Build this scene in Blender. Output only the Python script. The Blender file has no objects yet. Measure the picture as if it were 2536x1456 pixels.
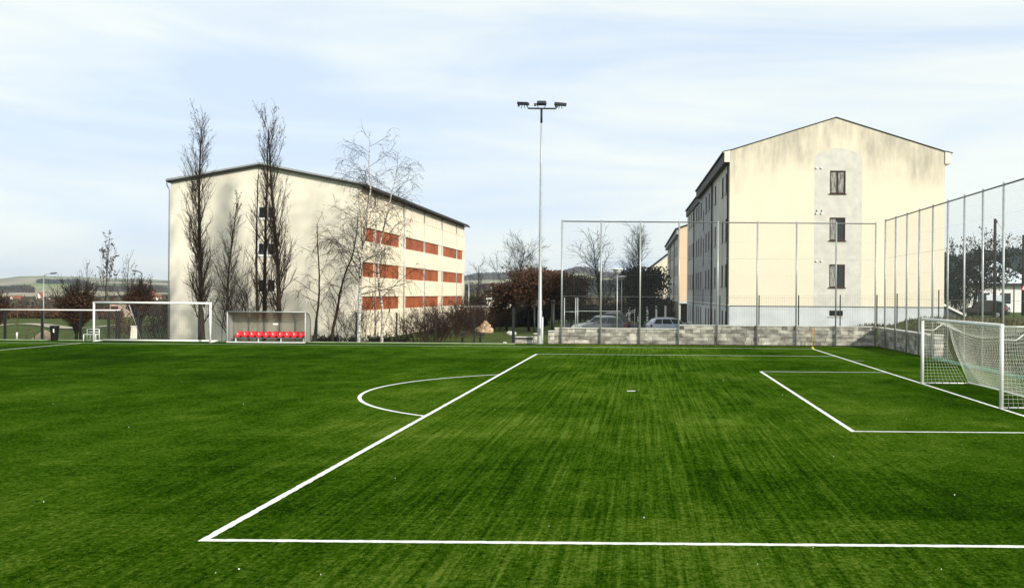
import bpy, math, random
from mathutils import Vector, Matrix, noise as mn
PI = math.pi
sc = bpy.context.scene
col = sc.collection
# ------------------------------------------------------------------ camera
F, CAMH, CX, CY, ROLL = 2408.0, 3.292, 1591.0, 730.2, 0.0079   # lens, eye height, principal point, tilt (frame 2536 x 1454)
cr_, sr_ = math.cos(ROLL), math.sin(ROLL)
cam = bpy.data.cameras.new("camera"); camo = bpy.data.objects.new("camera", cam); col.objects.link(camo)
cam.sensor_width = 36; cam.lens = F / 2536 * 36
cam.shift_x = (1268 - CX) / 2536; cam.shift_y = (CY - 728) / 2536
cam.clip_start = 0.1; cam.clip_end = 20000
camo.matrix_world = Matrix(((cr_, -sr_, 0, 0), (0, 0, -1, 0), (sr_, cr_, 0, CAMH), (0, 0, 0, 1)))
sc.camera = camo
# ------------------------------------------------------------------ light
SUN_AZ, SUN_EL = math.radians(46), math.radians(25)     # azimuth: to the right of straight behind the camera
tosun = Vector((math.sin(SUN_AZ) * math.cos(SUN_EL), -math.cos(SUN_AZ) * math.cos(SUN_EL), math.sin(SUN_EL)))
sl = bpy.data.lights.new("sun", 'SUN'); sl.energy = 4.4; sl.angle = math.radians(4); sl.color = (1.0, 0.925, 0.80)
so = bpy.data.objects.new("sun", sl); col.objects.link(so)
so.rotation_euler = tosun.to_track_quat('Z', 'Y').to_euler()
w = bpy.data.worlds.new("World"); sc.world = w; w.use_nodes = True
nt = w.node_tree; nt.nodes.clear()
def N(t, **k):
    n = nt.nodes.new(t)
    for a, b in k.items(): setattr(n, a, b)
    return n
out = N('ShaderNodeOutputWorld'); bg = N('ShaderNodeBackground'); bg.inputs[1].default_value = 0.1
sky = N('ShaderNodeTexSky', sky_type='NISHITA', sun_disc=False, sun_elevation=SUN_EL, sun_rotation=PI - SUN_AZ)
sky.altitude = 400; sky.air_density = 1.0; sky.dust_density = 1.0; sky.ozone_density = 1.5
tc = N('ShaderNodeTexCoord'); mp = N('ShaderNodeMapping'); mp.inputs['Scale'].default_value = (1.3, 1.3, 9.0); mp.inputs['Location'].default_value = (0.35, 0.2, 0.9)
n1 = N('ShaderNodeTexNoise'); n1.inputs['Scale'].default_value = 1.5; n1.inputs['Detail'].default_value = 5; n1.inputs['Roughness'].default_value = 0.5; n1.inputs['Distortion'].default_value = 0.5
cr1 = N('ShaderNodeValToRGB'); cr1.color_ramp.elements[0].position = 0.38; cr1.color_ramp.elements[0].color = (0.88,) * 3 + (1,); cr1.color_ramp.elements[1].position = 0.62; cr1.color_ramp.elements[1].color = (0.99,) * 3 + (1,)
n2 = N('ShaderNodeTexNoise'); n2.inputs['Scale'].default_value = 1.7; n2.inputs['Detail'].default_value = 5; n2.inputs['Distortion'].default_value = .6
cr2 = N('ShaderNodeValToRGB'); cr2.color_ramp.elements[0].position = 0.34; cr2.color_ramp.elements[0].color = (6.4, 7.5, 8.7, 1); cr2.color_ramp.elements[1].position = 0.56; cr2.color_ramp.elements[1].color = (8.3, 8.85, 8.5, 1)
mx = N('ShaderNodeMix', data_type='RGBA')
L = nt.links.new
tint = N('ShaderNodeMix', data_type='RGBA', blend_type='MULTIPLY'); tint.inputs[0].default_value = 1.0; tint.inputs[7].default_value = (1.15, 1.25, 1.55, 1)
L(tc.outputs['Generated'], mp.inputs[0]); L(mp.outputs[0], n1.inputs[0]); L(mp.outputs[0], n2.inputs[0])
L(n1.outputs[0], cr1.inputs[0]); L(n2.outputs[0], cr2.inputs[0])
L(cr1.outputs[0], mx.inputs[0]); L(sky.outputs[0], tint.inputs[6]); L(tint.outputs[2], mx.inputs[6]); L(cr2.outputs[0], mx.inputs[7])
L(mx.outputs[2], bg.inputs[0]); L(bg.outputs[0], out.inputs[0])
vs = sc.view_settings; vs.view_transform = 'Standard'; vs.look = 'None'; vs.gamma = 1; vs.exposure = 0.22; vs.use_curve_mapping = False
sc.cycles.max_bounces = 5; sc.cycles.transparent_max_bounces = 12; sc.cycles.volume_bounces = 0

# ------------------------------------------------------------------ helpers
def uv(px, py):
    a, b = px - CX, py - CY
    return cr_ * a + sr_ * b, -sr_ * a + cr_ * b
def D(px, py, d):                       # a point at distance d in front of the camera
    u, v = uv(px, py); return Vector((u * d / F, d, CAMH - v * d / F))
def G(px, py, z=0.0):                   # a point on the level z
    u, v = uv(px, py); d = F * (CAMH - z) / v; return Vector((u * d / F, d, z))
def XD(px, d): return (px - CX) * d / F
def ss(a, b, x):
    t = min(1, max(0, (x - a) / (b - a))); return t * t * (3 - 2 * t)
def lerp(a, b, t): return a + (b - a) * t

def mat(name, c, rough=0.8, var=0.0, scale=4.0, c2=None, bump=0.0, bscale=30.0, metal=0.0, spec=0.3, stretch=(1, 1, 1), island=0.0, detail=5):
    m = bpy.data.materials.new(name); m.use_nodes = True
    t = m.node_tree; p = t.nodes['Principled BSDF']; l = t.links.new
    p.inputs['Roughness'].default_value = rough; p.inputs['Metallic'].default_value = metal
    p.inputs['Specular IOR Level'].default_value = spec
    p.inputs['Base Color'].default_value = (*c, 1)
    if var > 0 or c2 or island or bump:
        co = t.nodes.new('ShaderNodeTexCoord'); mpn = t.nodes.new('ShaderNodeMapping'); mpn.inputs['Scale'].default_value = stretch
        l(co.outputs['Object'], mpn.inputs[0])
        nz = t.nodes.new('ShaderNodeTexNoise'); nz.inputs['Scale'].default_value = scale; nz.inputs['Detail'].default_value = detail
        l(mpn.outputs[0], nz.inputs[0])
        rp = t.nodes.new('ShaderNodeValToRGB'); e = rp.color_ramp.elements
        e[0].position = 0.33; e[1].position = 0.67
        d = c2 or tuple(x * (1 - var) for x in c)
        e[0].color = (*d, 1); e[1].color = (*(c if c2 else tuple(min(1, x * (1 + var * .5)) for x in c)), 1)
        l(nz.outputs[0], rp.inputs[0]); last = rp.outputs[0]
        if island:
            g = t.nodes.new('ShaderNodeNewGeometry'); mr = t.nodes.new('ShaderNodeMapRange')
            mr.inputs['To Min'].default_value = 1 - island; mr.inputs['To Max'].default_value = 1 + island * .4
            l(g.outputs['Random Per Island'], mr.inputs[0])
            mm = t.nodes.new('ShaderNodeMix'); mm.data_type = 'RGBA'; mm.blend_type = 'MULTIPLY'; mm.inputs[0].default_value = 1
            l(last, mm.inputs[6]); l(mr.outputs[0], mm.inputs[7]); last = mm.outputs[2]
        l(last, p.inputs['Base Color'])
        if bump:
            nb = t.nodes.new('ShaderNodeTexNoise'); nb.inputs['Scale'].default_value = bscale; nb.inputs['Detail'].default_value = 4
            l(mpn.outputs[0], nb.inputs[0])
            bp = t.nodes.new('ShaderNodeBump'); bp.inputs['Strength'].default_value = bump; bp.inputs['Distance'].default_value = 0.05
            l(nb.outputs[0], bp.inputs['Height']); l(bp.outputs[0], p.inputs['Normal'])
    return m

class MB:
    def __init__(s): s.v = []; s.f = []; s.sm = []
    def poly(s, pts, smooth=False):
        b = len(s.v); s.v.extend(tuple(p) for p in pts); s.f.append(tuple(range(b, b + len(pts)))); s.sm.append(smooth)
    def box(s, a, b):                    # two opposite corners
        x0, x1 = sorted((a[0], b[0])); y0, y1 = sorted((a[1], b[1])); z0, z1 = sorted((a[2], b[2]))
        s.hexa([(x0, y0, z0), (x1, y0, z0), (x1, y1, z0), (x0, y1, z0), (x0, y0, z1), (x1, y0, z1), (x1, y1, z1), (x0, y1, z1)])
    def hexa(s, P):                      # four bottom, four top corners
        b = len(s.v); s.v.extend(tuple(p) for p in P)
        for f in ((3, 2, 1, 0), (4, 5, 6, 7), (0, 1, 5, 4), (1, 2, 6, 5), (2, 3, 7, 6), (3, 0, 4, 7)):
            s.f.append(tuple(b + i for i in f)); s.sm.append(False)
    def tube(s, pts, rad, k=6, cap=True, smooth=True):
        pts = [Vector(p) for p in pts]; n = len(pts)
        if not isinstance(rad, (list, tuple)): rad = [rad] * n
        b = len(s.v); prev = None
        for i in range(n):
            d = pts[min(i + 1, n - 1)] - pts[max(i - 1, 0)]
            if d.length < 1e-9: d = Vector((0, 0, 1))
            d.normalize()
            if prev is None:
                a = d.cross(Vector((0, 0, 1)) if abs(d.z) < .9 else Vector((1, 0, 0)))
            else:
                a = prev - d * prev.dot(d)
            if a.length < 1e-6: a = d.orthogonal()
            a.normalize(); prev = a; c = d.cross(a); p = pts[i]; r = rad[i]
            for j in range(k):
                t = 2 * PI * j / k; q = p + (a * math.cos(t) + c * math.sin(t)) * r
                s.v.append((q.x, q.y, q.z))
        for i in range(n - 1):
            for j in range(k):
                s.f.append((b + i * k + j, b + i * k + (j + 1) % k, b + (i + 1) * k + (j + 1) % k, b + (i + 1) * k + j)); s.sm.append(smooth)
        if cap:
            s.f.append(tuple(b + j for j in reversed(range(k)))); s.sm.append(False)
            s.f.append(tuple(b + (n - 1) * k + j for j in range(k))); s.sm.append(False)
    def grid(s, P, smooth=True):         # rows of points
        b = len(s.v); n = len(P); m = len(P[0])
        for r in P: s.v.extend(tuple(p) for p in r)
        for i in range(n - 1):
            for j in range(m - 1):
                s.f.append((b + i * m + j, b + i * m + j + 1, b + (i + 1) * m + j + 1, b + (i + 1) * m + j)); s.sm.append(smooth)
    def prism(s, prof, axis_pts):        # closed profile swept between two offset vectors
        a, b_ = axis_pts
        A = [Vector(p) + Vector(a) for p in prof]; B = [Vector(p) + Vector(b_) for p in prof]; n = len(prof)
        for i in range(n): s.poly([A[i], A[(i + 1) % n], B[(i + 1) % n], B[i]])
        s.poly(list(reversed(A))); s.poly(B)
    def build(s, name, m, parent=None, org=None):
        me = bpy.data.meshes.new(name)
        vv = s.v
        if org is not None: vv = [(x - org[0], y - org[1], z - org[2]) for x, y, z in vv]
        me.from_pydata(vv, [], s.f); me.polygons.foreach_set('use_smooth', s.sm); me.update()
        me.materials.append(m)
        o = bpy.data.objects.new(name, me); col.objects.link(o)
        if parent is not None: o.parent = parent
        elif org is not None: o.location = org
        return o
def tag(o, label=None, cat=None, group=None, kind=None):
    if label: o['label'] = label
    if cat: o['category'] = cat
    if group: o['group'] = group
    if kind: o['kind'] = kind
    return o
def thing(name, label, cat, loc, group=None, rz=0.0):
    o = bpy.data.objects.new(name, None); o.empty_display_size = .3; col.objects.link(o)
    o.location = loc; o.rotation_euler = (0, 0, rz)
    return tag(o, label, cat, group)
def copy_tree(o, parent=None):
    c = o.copy(); col.objects.link(c)
    if parent: c.parent = parent
    for ch in list(o.children): copy_tree(ch, c)
    return c

# ------------------------------------------------------------------ materials
M = {}
M['white'] = mat('white_paint', (.80, .80, .77), .45, .08, 6)
M['line'] = mat('line_white', (.78, .79, .72), .9, .28, 22, detail=9)
M['galv'] = mat('galvanised_steel', (.40, .43, .43), .42, .15, 8, metal=.35, spec=.5)
M['galv_dark'] = mat('weathered_steel', (.16, .17, .17), .5, .2, 8, metal=.3)
M['dark'] = mat('dark_coating', (.016, .018, .017), .5, .2, 8)
M['black'] = mat('black_plastic', (.012, .012, .013), .45, .1, 8)
M['net'] = mat('net_cord', (.22, .24, .24), .8)
M['goalnet'] = mat('goal_cord', (.80, .80, .72), .8)
M['glass'] = mat('window_glass', (.012, .014, .016), .06, spec=.6)
M['glass_c'] = mat('curtained_glass', (.30, .29, .26), .25, .75, 3.0, spec=.6, stretch=(4, 1, .6))
M['glass_dull'] = mat('unlit_glass', (.010, .011, .012), .5, spec=.12)
M['frame_brown'] = mat('brown_frame', (.045, .02, .014), .5, .2, 6)
M['frame_white'] = mat('white_frame', (.75, .75, .72), .5)
M['roofdark'] = mat('dark_roof', (.035, .034, .034), .7, .2, 5)
M['concrete'] = mat('concrete', (.42, .41, .38), .9, .25, 3, bump=.2)
M['bark'] = mat('poplar_bark', (.030, .020, .012), .95, .45, 7, bump=.5, bscale=20, stretch=(1, 1, .3))
M['twig'] = mat('twig_bark', (.026, .017, .011), .95)
M['darkbark'] = mat('dark_bark', (.014, .011, .009), .95, .3, 6)
M['leafbrown'] = mat('withered_leaves', (.070, .031, .012), .85, .4, 3, island=.5)
M['leafdark'] = mat('dry_leaf', (.05, .035, .018), .85, island=.4)
M['evergreen'] = mat('evergreen_needles', (.010, .016, .007), .85, .4, 2, island=.5)
M['red'] = mat('red_plastic', (.72, .018, .03), .35, .08, 5, spec=.5)

def turf_material():
    m = bpy.data.materials.new('artificial_turf'); m.use_nodes = True; t = m.node_tree; l = t.links.new
    p = t.nodes['Principled BSDF']; p.inputs['Roughness'].default_value = .8; p.inputs['Specular IOR Level'].default_value = .0
    co = t.nodes.new('ShaderNodeTexCoord')
    def nz(scale, st=(1, 1, 1), det=4, rough=.6):
        mpn = t.nodes.new('ShaderNodeMapping'); mpn.inputs['Scale'].default_value = st; l(co.outputs['Object'], mpn.inputs[0])
        n = t.nodes.new('ShaderNodeTexNoise'); n.inputs['Scale'].default_value = scale; n.inputs['Detail'].default_value = det; n.inputs['Roughness'].default_value = rough
        l(mpn.outputs[0], n.inputs[0]); return n.outputs[0]
    def math_(op, a, b):
        n = t.nodes.new('ShaderNodeMath'); n.operation = op
        for i, x in enumerate((a, b)):
            if isinstance(x, (int, float)): n.inputs[i].default_value = x
            else: l(x, n.inputs[i])
        return n.outputs[0]
    def mr(x, a, b, c, d):
        n = t.nodes.new('ShaderNodeMapRange'); l(x, n.inputs[0])
        for i, v in enumerate((a, b, c, d)): n.inputs[i + 1].default_value = v
        return n.outputs[0]
    fine = nz(15, (1, .75, 1), 9, .84); clump = nz(5.5, (1, .8, 1), 5, .7); big = nz(.22, (1, .5, 1), 3); streak = nz(9, (1, .016, 1), 5, .8); mid = nz(1.1, (1, .7, 1), 4)
    sep = t.nodes.new('ShaderNodeSeparateXYZ'); l(co.outputs['Object'], sep.inputs[0])
    # pile brushed in lanes along the pitch; strips of the carpet laid across it
    lane = math_('MULTIPLY', mr(sep.outputs[0], -12, -3, 0, 1), mr(sep.outputs[0], 3.0, 6.5, 1, 0))
    strip = t.nodes.new('ShaderNodeTexWhiteNoise'); strip.noise_dimensions = '1D'
    l(math_('FLOOR', math_('DIVIDE', math_('ADD', sep.outputs[1], 1.2), 3.9), 0), strip.inputs['W'])
    v = math_('ADD', .448, math_('ADD', math_('MULTIPLY', math_('SUBTRACT', fine, .5), 1.45), math_('MULTIPLY', math_('SUBTRACT', clump, .5), .42)))
    v = math_('ADD', v, math_('MULTIPLY', math_('SUBTRACT', big, .5), .46))
    v = math_('ADD', v, math_('MULTIPLY', math_('SUBTRACT', mid, .5), .30))
    v = math_('ADD', v, math_('MULTIPLY', math_('MULTIPLY', math_('SUBTRACT', streak, .46), .80), math_('ADD', math_('MULTIPLY', lane, .85), .12)))
    v = math_('ADD', v, math_('MULTIPLY', math_('SUBTRACT', strip.outputs[0], .5), .07))
    seam = math_('ABSOLUTE', math_('SUBTRACT', math_('FRACT', math_('DIVIDE', math_('ADD', sep.outputs[1], 1.2), 3.9), 0), .5), 0)
    v = math_('SUBTRACT', v, mr(sep.outputs[0], -9, -24, 0, .05))
    v = math_('SUBTRACT', v, math_('MULTIPLY', mr(seam, .485, .5, 0, 1), .05))
    rp = t.nodes.new('ShaderNodeValToRGB'); e = rp.color_ramp.elements
    e[0].position = .27; e[0].color = (.005, .018, .002, 1); e[1].position = .68; e[1].color = (.13, .19, .024, 1)
    a = e.new(.40); a.color = (.019, .058, .001, 1); b = e.new(.52); b.color = (.043, .102, .004, 1)
    l(v, rp.inputs[0]); l(rp.outputs[0], p.inputs['Base Color'])
    bp = t.nodes.new('ShaderNodeBump'); bp.inputs['Strength'].default_value = .9; bp.inputs['Distance'].default_value = .06
    l(math_('ADD', fine, clump), bp.inputs['Height']); l(bp.outputs[0], p.inputs['Normal'])
    return m
M['turf'] = turf_material()
M['lawn'] = mat('lawn', (.085, .110, .025), .95, 0, 1.3, c2=(.036, .058, .010), bump=.7, bscale=12, spec=.1, detail=8)

# ------------------------------------------------------------------ setting: ground, pitch, markings
YE = 63.7                                # far edge of the carpet
FX = 15.4                                # line of the side fence
def TZ(x, y):
    a = ss(63.8, 75, y)
    zl = -.40 * a; zp = -.14 * a
    z = lerp(zl, zp, ss(-12, -6, x)) - .03
    z -= ss(120, 330, y) * 4.5 * (1 - ss(25, 60, x)) + ss(300, 900, y) * 2.0
    b = ss(FX + .3, FX + 5.5, x) * ss(-10, 25, y) * 1.8
    c = ss(11.5, 16, x) * ss(66.3, 69.5, y) * 1.25
    z += max(b, c)
    return z + (mn.noise((x * .12, y * .12, 0)) * .05 if y > 66 or x > FX + 1 else 0)
def axis(stops):
    r = []
    for a, b, st in stops:
        n = max(1, int((b - a) / st)); r += [a + (b - a) * i / n for i in range(n)]
    return r + [stops[-1][1]]
xs = axis([(-6000, -1000, 1000), (-1000, -200, 100), (-200, -60, 10), (-60, 10, 3), (10, 34, .8), (34, 80, 6), (80, 400, 40), (400, 6000, 800)])
ys = axis([(-400, -20, 60), (-20, 62, 4), (62, 80, .9), (80, 150, 4), (150, 400, 15), (400, 1200, 80), (1200, 7000, 800)])
mb = MB(); mb.grid([[(x, y, TZ(x, y)) for x in xs] for y in ys])
tag(mb.build('ground', M['lawn']), kind='structure')
mb = MB(); mb.grid([[(x, y, 0) for x in (-110, -60, -30, 0, FX + .25)] for y in (-14, 10, 35, YE)], False)
tag(mb.build('pitch', M['turf']), kind='structure')
# kerb along the far edge of the carpet
mb = MB(); mb.box((-110, YE + .004, -.25), (XD(1276, YE), YE + .12, .055))
tag(mb.build('kerb', mat('kerb_stone', (.30, .36, .22), .9, .25, 2)), kind='structure')
lines = MB(); LW = .06
rl = random.Random(3)
def stripe(a, b, hw=LW):
    a, b = Vector(a[:2]), Vector(b[:2]); d = (b - a); Ln = d.length; d.normalize(); nrm = Vector((-d.y, d.x))
    n = max(2, int(Ln / .10)); R1 = []; R2 = []
    for i in range(n + 1):
        p = a + d * Ln * i / n
        q = p + nrm * (hw + rl.uniform(-.009, .009)); r = p - nrm * (hw + rl.uniform(-.009, .009))
        R1.append((q.x, q.y, .004)); R2.append((r.x, r.y, .004))
    lines.grid([R2, R1], False)
A1 = G(507, 1336); A2 = G(1329, 876.5)
pen_x = (A1.x + A2.x) / 2; near_y = G(1500, 1345).y; far_y = G(1700, 879.5).y
gl_x = (G(2469, 1012).x + G(2292, 950).x + G(2016, 865).x) / 3
six_x = gl_x - 5.5
s1 = G(1890, 920).y; s2 = G(2112, 1068).y
touch_y = 60.85; half_x = (G(0, 866.5).x + G(190, 851).x) / 2
stripe((pen_x, near_y - LW), (pen_x, far_y + LW)); stripe((pen_x + LW, near_y), (gl_x - LW, near_y)); stripe((pen_x + LW, far_y), (gl_x - LW, far_y))
stripe((six_x, s2 - LW), (six_x, s1 + LW)); stripe((six_x + LW, s1), (gl_x - LW, s1)); stripe((six_x + LW, s2), (gl_x - LW, s2))
stripe((gl_x, 0), (gl_x, touch_y + LW)); stripe((-100, touch_y), (gl_x - LW, touch_y)); stripe((half_x, 0), (half_x, touch_y - LW))
stripe((gl_x + LW, G(2118, 893).y), (gl_x + .75, G(2118, 893).y), .04)
b1 = G(1037, 1033); b2 = G(1235, 926); b3 = G(862, 985)
sp = G(1563, 968)
ym = (b1.y + b2.y) / 2; hc = (b2.y - b1.y) / 2; sg = pen_x - b3.x + .35; R = (hc * hc + sg * sg) / (2 * sg); cx = b3.x + R; th = math.asin(min(1, hc / R))
NA = 60; P1 = []; P2 = []
for i in range(NA + 1):
    t = PI - th + 2 * th * i / NA
    P1.append((cx + (R - LW) * math.cos(t), ym + (R - LW) * math.sin(t), .004)); P2.append((cx + (R + LW) * math.cos(t), ym + (R + LW) * math.sin(t), .004))
def clip(p): return (min(p[0], pen_x - LW), p[1], p[2])
lines.grid([[clip(p) for p in P1], [clip(p) for p in P2]], False)
stripe((sp.x - .14, sp.y), (sp.x + .14, sp.y), .13)
tag(lines.build('pitch_markings', M['line']), kind='structure')
# short blades standing out of the carpet near the camera
rg = random.Random(21); mb = MB(); bl = mb
for i in range(80000):
    d = 10.2 + 22 * rg.random() ** 1.7; x = rg.uniform(XD(-60, d), min(FX - .3, XD(2600, d))); s_ = rg.uniform(.003, .009) * (1 + d * .03); a = rg.uniform(0, PI)
    if abs(d - near_y) < .09 or abs(x - pen_x) < .09 or abs(x - gl_x) < .09 or abs(d - s2) < .09 or abs(math.hypot(x - cx, d - ym) - R) < .1: continue
    c, s2_ = math.cos(a) * s_ * .6, math.sin(a) * s_ * .6; lx, ly = rg.gauss(0, s_ * 1.3), rg.gauss(0, s_ * 1.3)
    mb.poly([(x - c, d - s2_, .001), (x + c, d + s2_, .001), (x + lx, d + ly, s_ * rg.uniform(.5, 1.2))])
M['blade'] = mat('turf_blade', (.13, .19, .018), .8, 0, .8, c2=(.05, .09, .004), island=.85, spec=.05)
tag(mb.build('grass', M['blade']), 'short green blades of the artificial turf near the camera', 'turf blades', kind='stuff')
# tiny pale scraps lying on the carpet
mb = MB(); rr = random.Random(5)
for i in range(22):
    q = G(rr.uniform(100, 2500), 930 + 520 * rr.random() ** 1.3); s_ = rr.uniform(.005, .013)
    a = rr.uniform(0, PI); c, s = math.cos(a) * s_, math.sin(a) * s_
    mb.hexa([(q.x - c, q.y - s, .005), (q.x + s * .6, q.y - c * .6, .005), (q.x + c, q.y + s, .005), (q.x - s * .6, q.y + c * .6, .005),
             (q.x - c, q.y - s, .02), (q.x + s * .6, q.y - c * .6, .02), (q.x + c, q.y + s, .02), (q.x - s * .6, q.y + c * .6, .02)])
tag(mb.build('litter', M['white']), 'tiny pale flecks scattered over the green turf', 'litter', kind='stuff')

# ------------------------------------------------------------------ far hills
HP = [(-400, 700), (0, 690), (60, 684), (100, 683), (180, 685), (260, 689), (330, 690), (420, 694), (600, 690), (900, 688), (1150, 685), (1240, 683), (1310, 674), (1345, 680), (1390, 676), (1425, 668), (1455, 671),
      (1480, 681), (1540, 680), (1620, 682), (1800, 672), (2100, 655), (2335, 641), (2370, 645), (2420, 629), (2460, 632), (2500, 626), (2550, 632), (2800, 640), (3100, 650)]
def hy(px):
    for (a, b), (c, d) in zip(HP, HP[1:]):
        if px <= c: return lerp(b, d, max(0, (px - a) / (c - a)))
    return HP[-1][1]
def ridge_r(px): return lerp(lerp(4200, 3000, ss(700, 1300, px)), 1500, ss(1500, 2300, px))
def HZ(px, r):
    u, v = uv(px, hy(px)); rr_ = ridge_r(px); zr = CAMH - v * rr_ / F
    k = (r - 520) / (rr_ - 520)
    z = -8 + (zr + 8) * (min(1, max(0, k)) ** 1.05 if k < 1 else 1 - .25 * (k - 1) * 3)
    return z + mn.noise((px * .012, r * .0021, 3)) * 6 * min(1, max(0, k)) * (1 if k < .9 else .4) + mn.noise((px * .07, r * .01, 7)) * 1.5 * min(1, max(0, k))
mb = MB()
pxs = [-400 + i * 14 for i in range(251)]; ks = [0, .03, .07, .12, .18, .25, .33, .42, .52, .62, .72, .8, .87, .93, .97, 1.0, 1.03, 1.1, 1.25]
mb.grid([[((lambda r: (XD(p, r), r, HZ(p, r)))(520 + k * (ridge_r(p) - 520))) for p in pxs] for k in ks])
def hill_material():
    m = bpy.data.materials.new('fields_and_woods'); m.use_nodes = True; t = m.node_tree; l = t.links.new; p = t.nodes['Principled BSDF']; p.inputs['Roughness'].default_value = 1; p.inputs['Specular IOR Level'].default_value = .05
    co = t.nodes.new('ShaderNodeTexCoord'); vo = t.nodes.new('ShaderNodeTexVoronoi'); vo.inputs['Scale'].default_value = .0032; l(co.outputs['Object'], vo.inputs[0])
    rp = t.nodes.new('ShaderNodeValToRGB'); e = rp.color_ramp.elements; rp.color_ramp.interpolation = 'CONSTANT'
    e[0].position = 0; e[0].color = (.035, .042, .022, 1); e[1].position = .26; e[1].color = (.30, .32, .18, 1)
    for ps, c in ((.58, (.36, .33, .24)), (.82, (.055, .055, .038)), (.9, (.20, .26, .11))):
        x = e.new(ps); x.color = (*c, 1)
    s = t.nodes.new('ShaderNodeSeparateColor'); l(vo.outputs['Color'], s.inputs[0]); l(s.outputs[0], rp.inputs[0])
    nz = t.nodes.new('ShaderNodeTexNoise'); nz.inputs['Scale'].default_value = .02; nz.inputs['Detail'].default_value = 8; l(co.outputs['Object'], nz.inputs[0])
    mm = t.nodes.new('ShaderNodeMix'); mm.data_type = 'RGBA'; mm.blend_type = 'MULTIPLY'; mm.inputs[0].default_value = 1
    r2 = t.nodes.new('ShaderNodeValToRGB'); r2.color_ramp.elements[0].color = (.45, .45, .45, 1); r2.color_ramp.elements[1].color = (1.2, 1.2, 1.2, 1); l(nz.outputs[0], r2.inputs[0])
    l(rp.outputs[0], mm.inputs[6]); l(r2.outputs[0], mm.inputs[7]); l(mm.outputs[2], p.inputs['Base Color'])
    return m
tag(mb.build('hills', hill_material()), kind='structure')
def forest(p0, p1, r0, r1, h, name, m, seed):
    mb = MB(); rows = []; nr = 14; nc = max(20, int((p1 - p0) / 1.6))
    for i in range(nr + 1):
        row = []
        for j in range(nc + 1):
            p = lerp(p0, p1, j / nc); r = lerp(r0, r1, i / nr) * (1 + .05 * mn.noise((p * .02, seed, 0)))
            e = min(1, 4 * (i / nr), 4 * (1 - i / nr), 8 * (j / nc), 8 * (1 - j / nc))
            z = HZ(p, r) - 1 + h * min(1, e * 1.2) ** .5 * (.72 + .45 * mn.noise((p * .9, r * .08, seed)) + .25 * mn.noise((p * .33, r * .03, seed + 5)))
            row.append((XD(p, r), r, z))
        rows.append(row)
    mb.grid(rows, False)
    return tag(mb.build(name, m), kind='stuff')
M['farwood'] = mat('far_spruce', (.016, .028, .018), 1, .4, .06)
M['barewood'] = mat('far_bare_wood', (.062, .052, .040), 1, .4, .06)
tag(forest(-60, 88, 1000, 1300, 7, 'forest', M['barewood'], 1), 'grey bare woodland on the far slope at the left edge', 'woodland')
tag(forest(88, 215, 1800, 2150, 8.5, 'forest', M['farwood'], 2), 'dark spruce wood on the far hill above the pale field', 'woodland')
tag(forest(165, 430, 1150, 1450, 8, 'forest', M['barewood'], 3), 'bare brown wood on the slope behind the unused goal', 'woodland')
tag(forest(1140, 1330, 900, 1250, 10, 'forest', M['barewood'], 4), 'bare wood on the hill between the long building and mast', 'woodland')
tag(forest(1130, 1640, 2250, 2960, 14, 'forest', M['barewood'], 7), 'long grey wooded ridge on the skyline behind the mast', 'woodland')
tag(forest(1390, 1560, 900, 1250, 15, 'forest', M['farwood'], 5), 'dark wooded knoll behind the ball-stop fence', 'woodland')
tag(forest(2290, 2640, 950, 1490, 16, 'forest', M['farwood'], 6), 'dark wooded ridge behind the pale-roofed house', 'woodland')

# ------------------------------------------------------------------ trees
def vnoise(r): return Vector((r.gauss(0, 1), r.gauss(0, 1), r.gauss(0, 1)))
def grow(rng, out_, leaves, p, d, Ln, r, lvl, S):
    st = S['step'][lvl]; n = max(2, int(Ln / st)); pts = [p.copy()]; rad = [r]; d = d.normalized(); dirs = [d]
    rt = S['rtip'][lvl]
    for i in range(n):
        d = (d + vnoise(rng) * S['wob'][lvl] + Vector((0, 0, S['trop'][lvl]))).normalized()
        p = p + d * (Ln / n); pts.append(p); dirs.append(d); rad.append(max(rt, lerp(r, rt, ((i + 1) / n) ** S.get('tap', .9))))
    out_[min(lvl, len(out_) - 1)].tube(pts, rad, 7 if lvl == 0 else (4 if lvl == 1 else 3), cap=False)
    if lvl + 1 < len(S['step']):
        cnt = Ln * S['dens'][lvl]; cnt = int(cnt) + (1 if rng.random() < cnt % 1 else 0)
        if lvl == 0 and 'n0' in S: cnt = S['n0']
        for c in range(cnt):
            t = lerp(S['t0'][lvl], 1, ((c + rng.random()) / max(1, cnt)) ** S.get('tp', 1.0)) if lvl == 0 else rng.uniform(S['t0'][lvl], 1)
            x = t * n; i = min(n - 1, int(x)); q = pts[i].lerp(pts[i + 1], x - i); dd = dirs[i]
            ax = dd.orthogonal().normalized(); ax.rotate(Matrix.Rotation(rng.uniform(0, 2 * PI), 3, dd))
            an = S['ang'][lvl] * rng.uniform(.7, 1.3)
            cd = dd * math.cos(an) + ax * math.sin(an)
            cl = S['clen'][lvl](t, Ln, rng)
            grow(rng, out_, leaves, q, cd, cl, max(S['rtip'][lvl + 1] * 1.2, lerp(rad[i], rad[i + 1], x - i) * S['rk'][lvl]), lvl + 1, S)
    if leaves is not None and lvl >= S.get('leaf_lvl', 2):
        for q in pts[1:]:
            if rng.random() < S['leaf'](q, S): leaf(rng, leaves, q + vnoise(rng) * .05, S['ls'])
def leaf(rng, mb, q, s):
    a = vnoise(rng).normalized(); b = a.orthogonal().normalized(); a *= s * rng.uniform(.6, 1.2); b *= s * .7
    mb.poly([q - a - b * .3, q - b, q + a, q + b])
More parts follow.
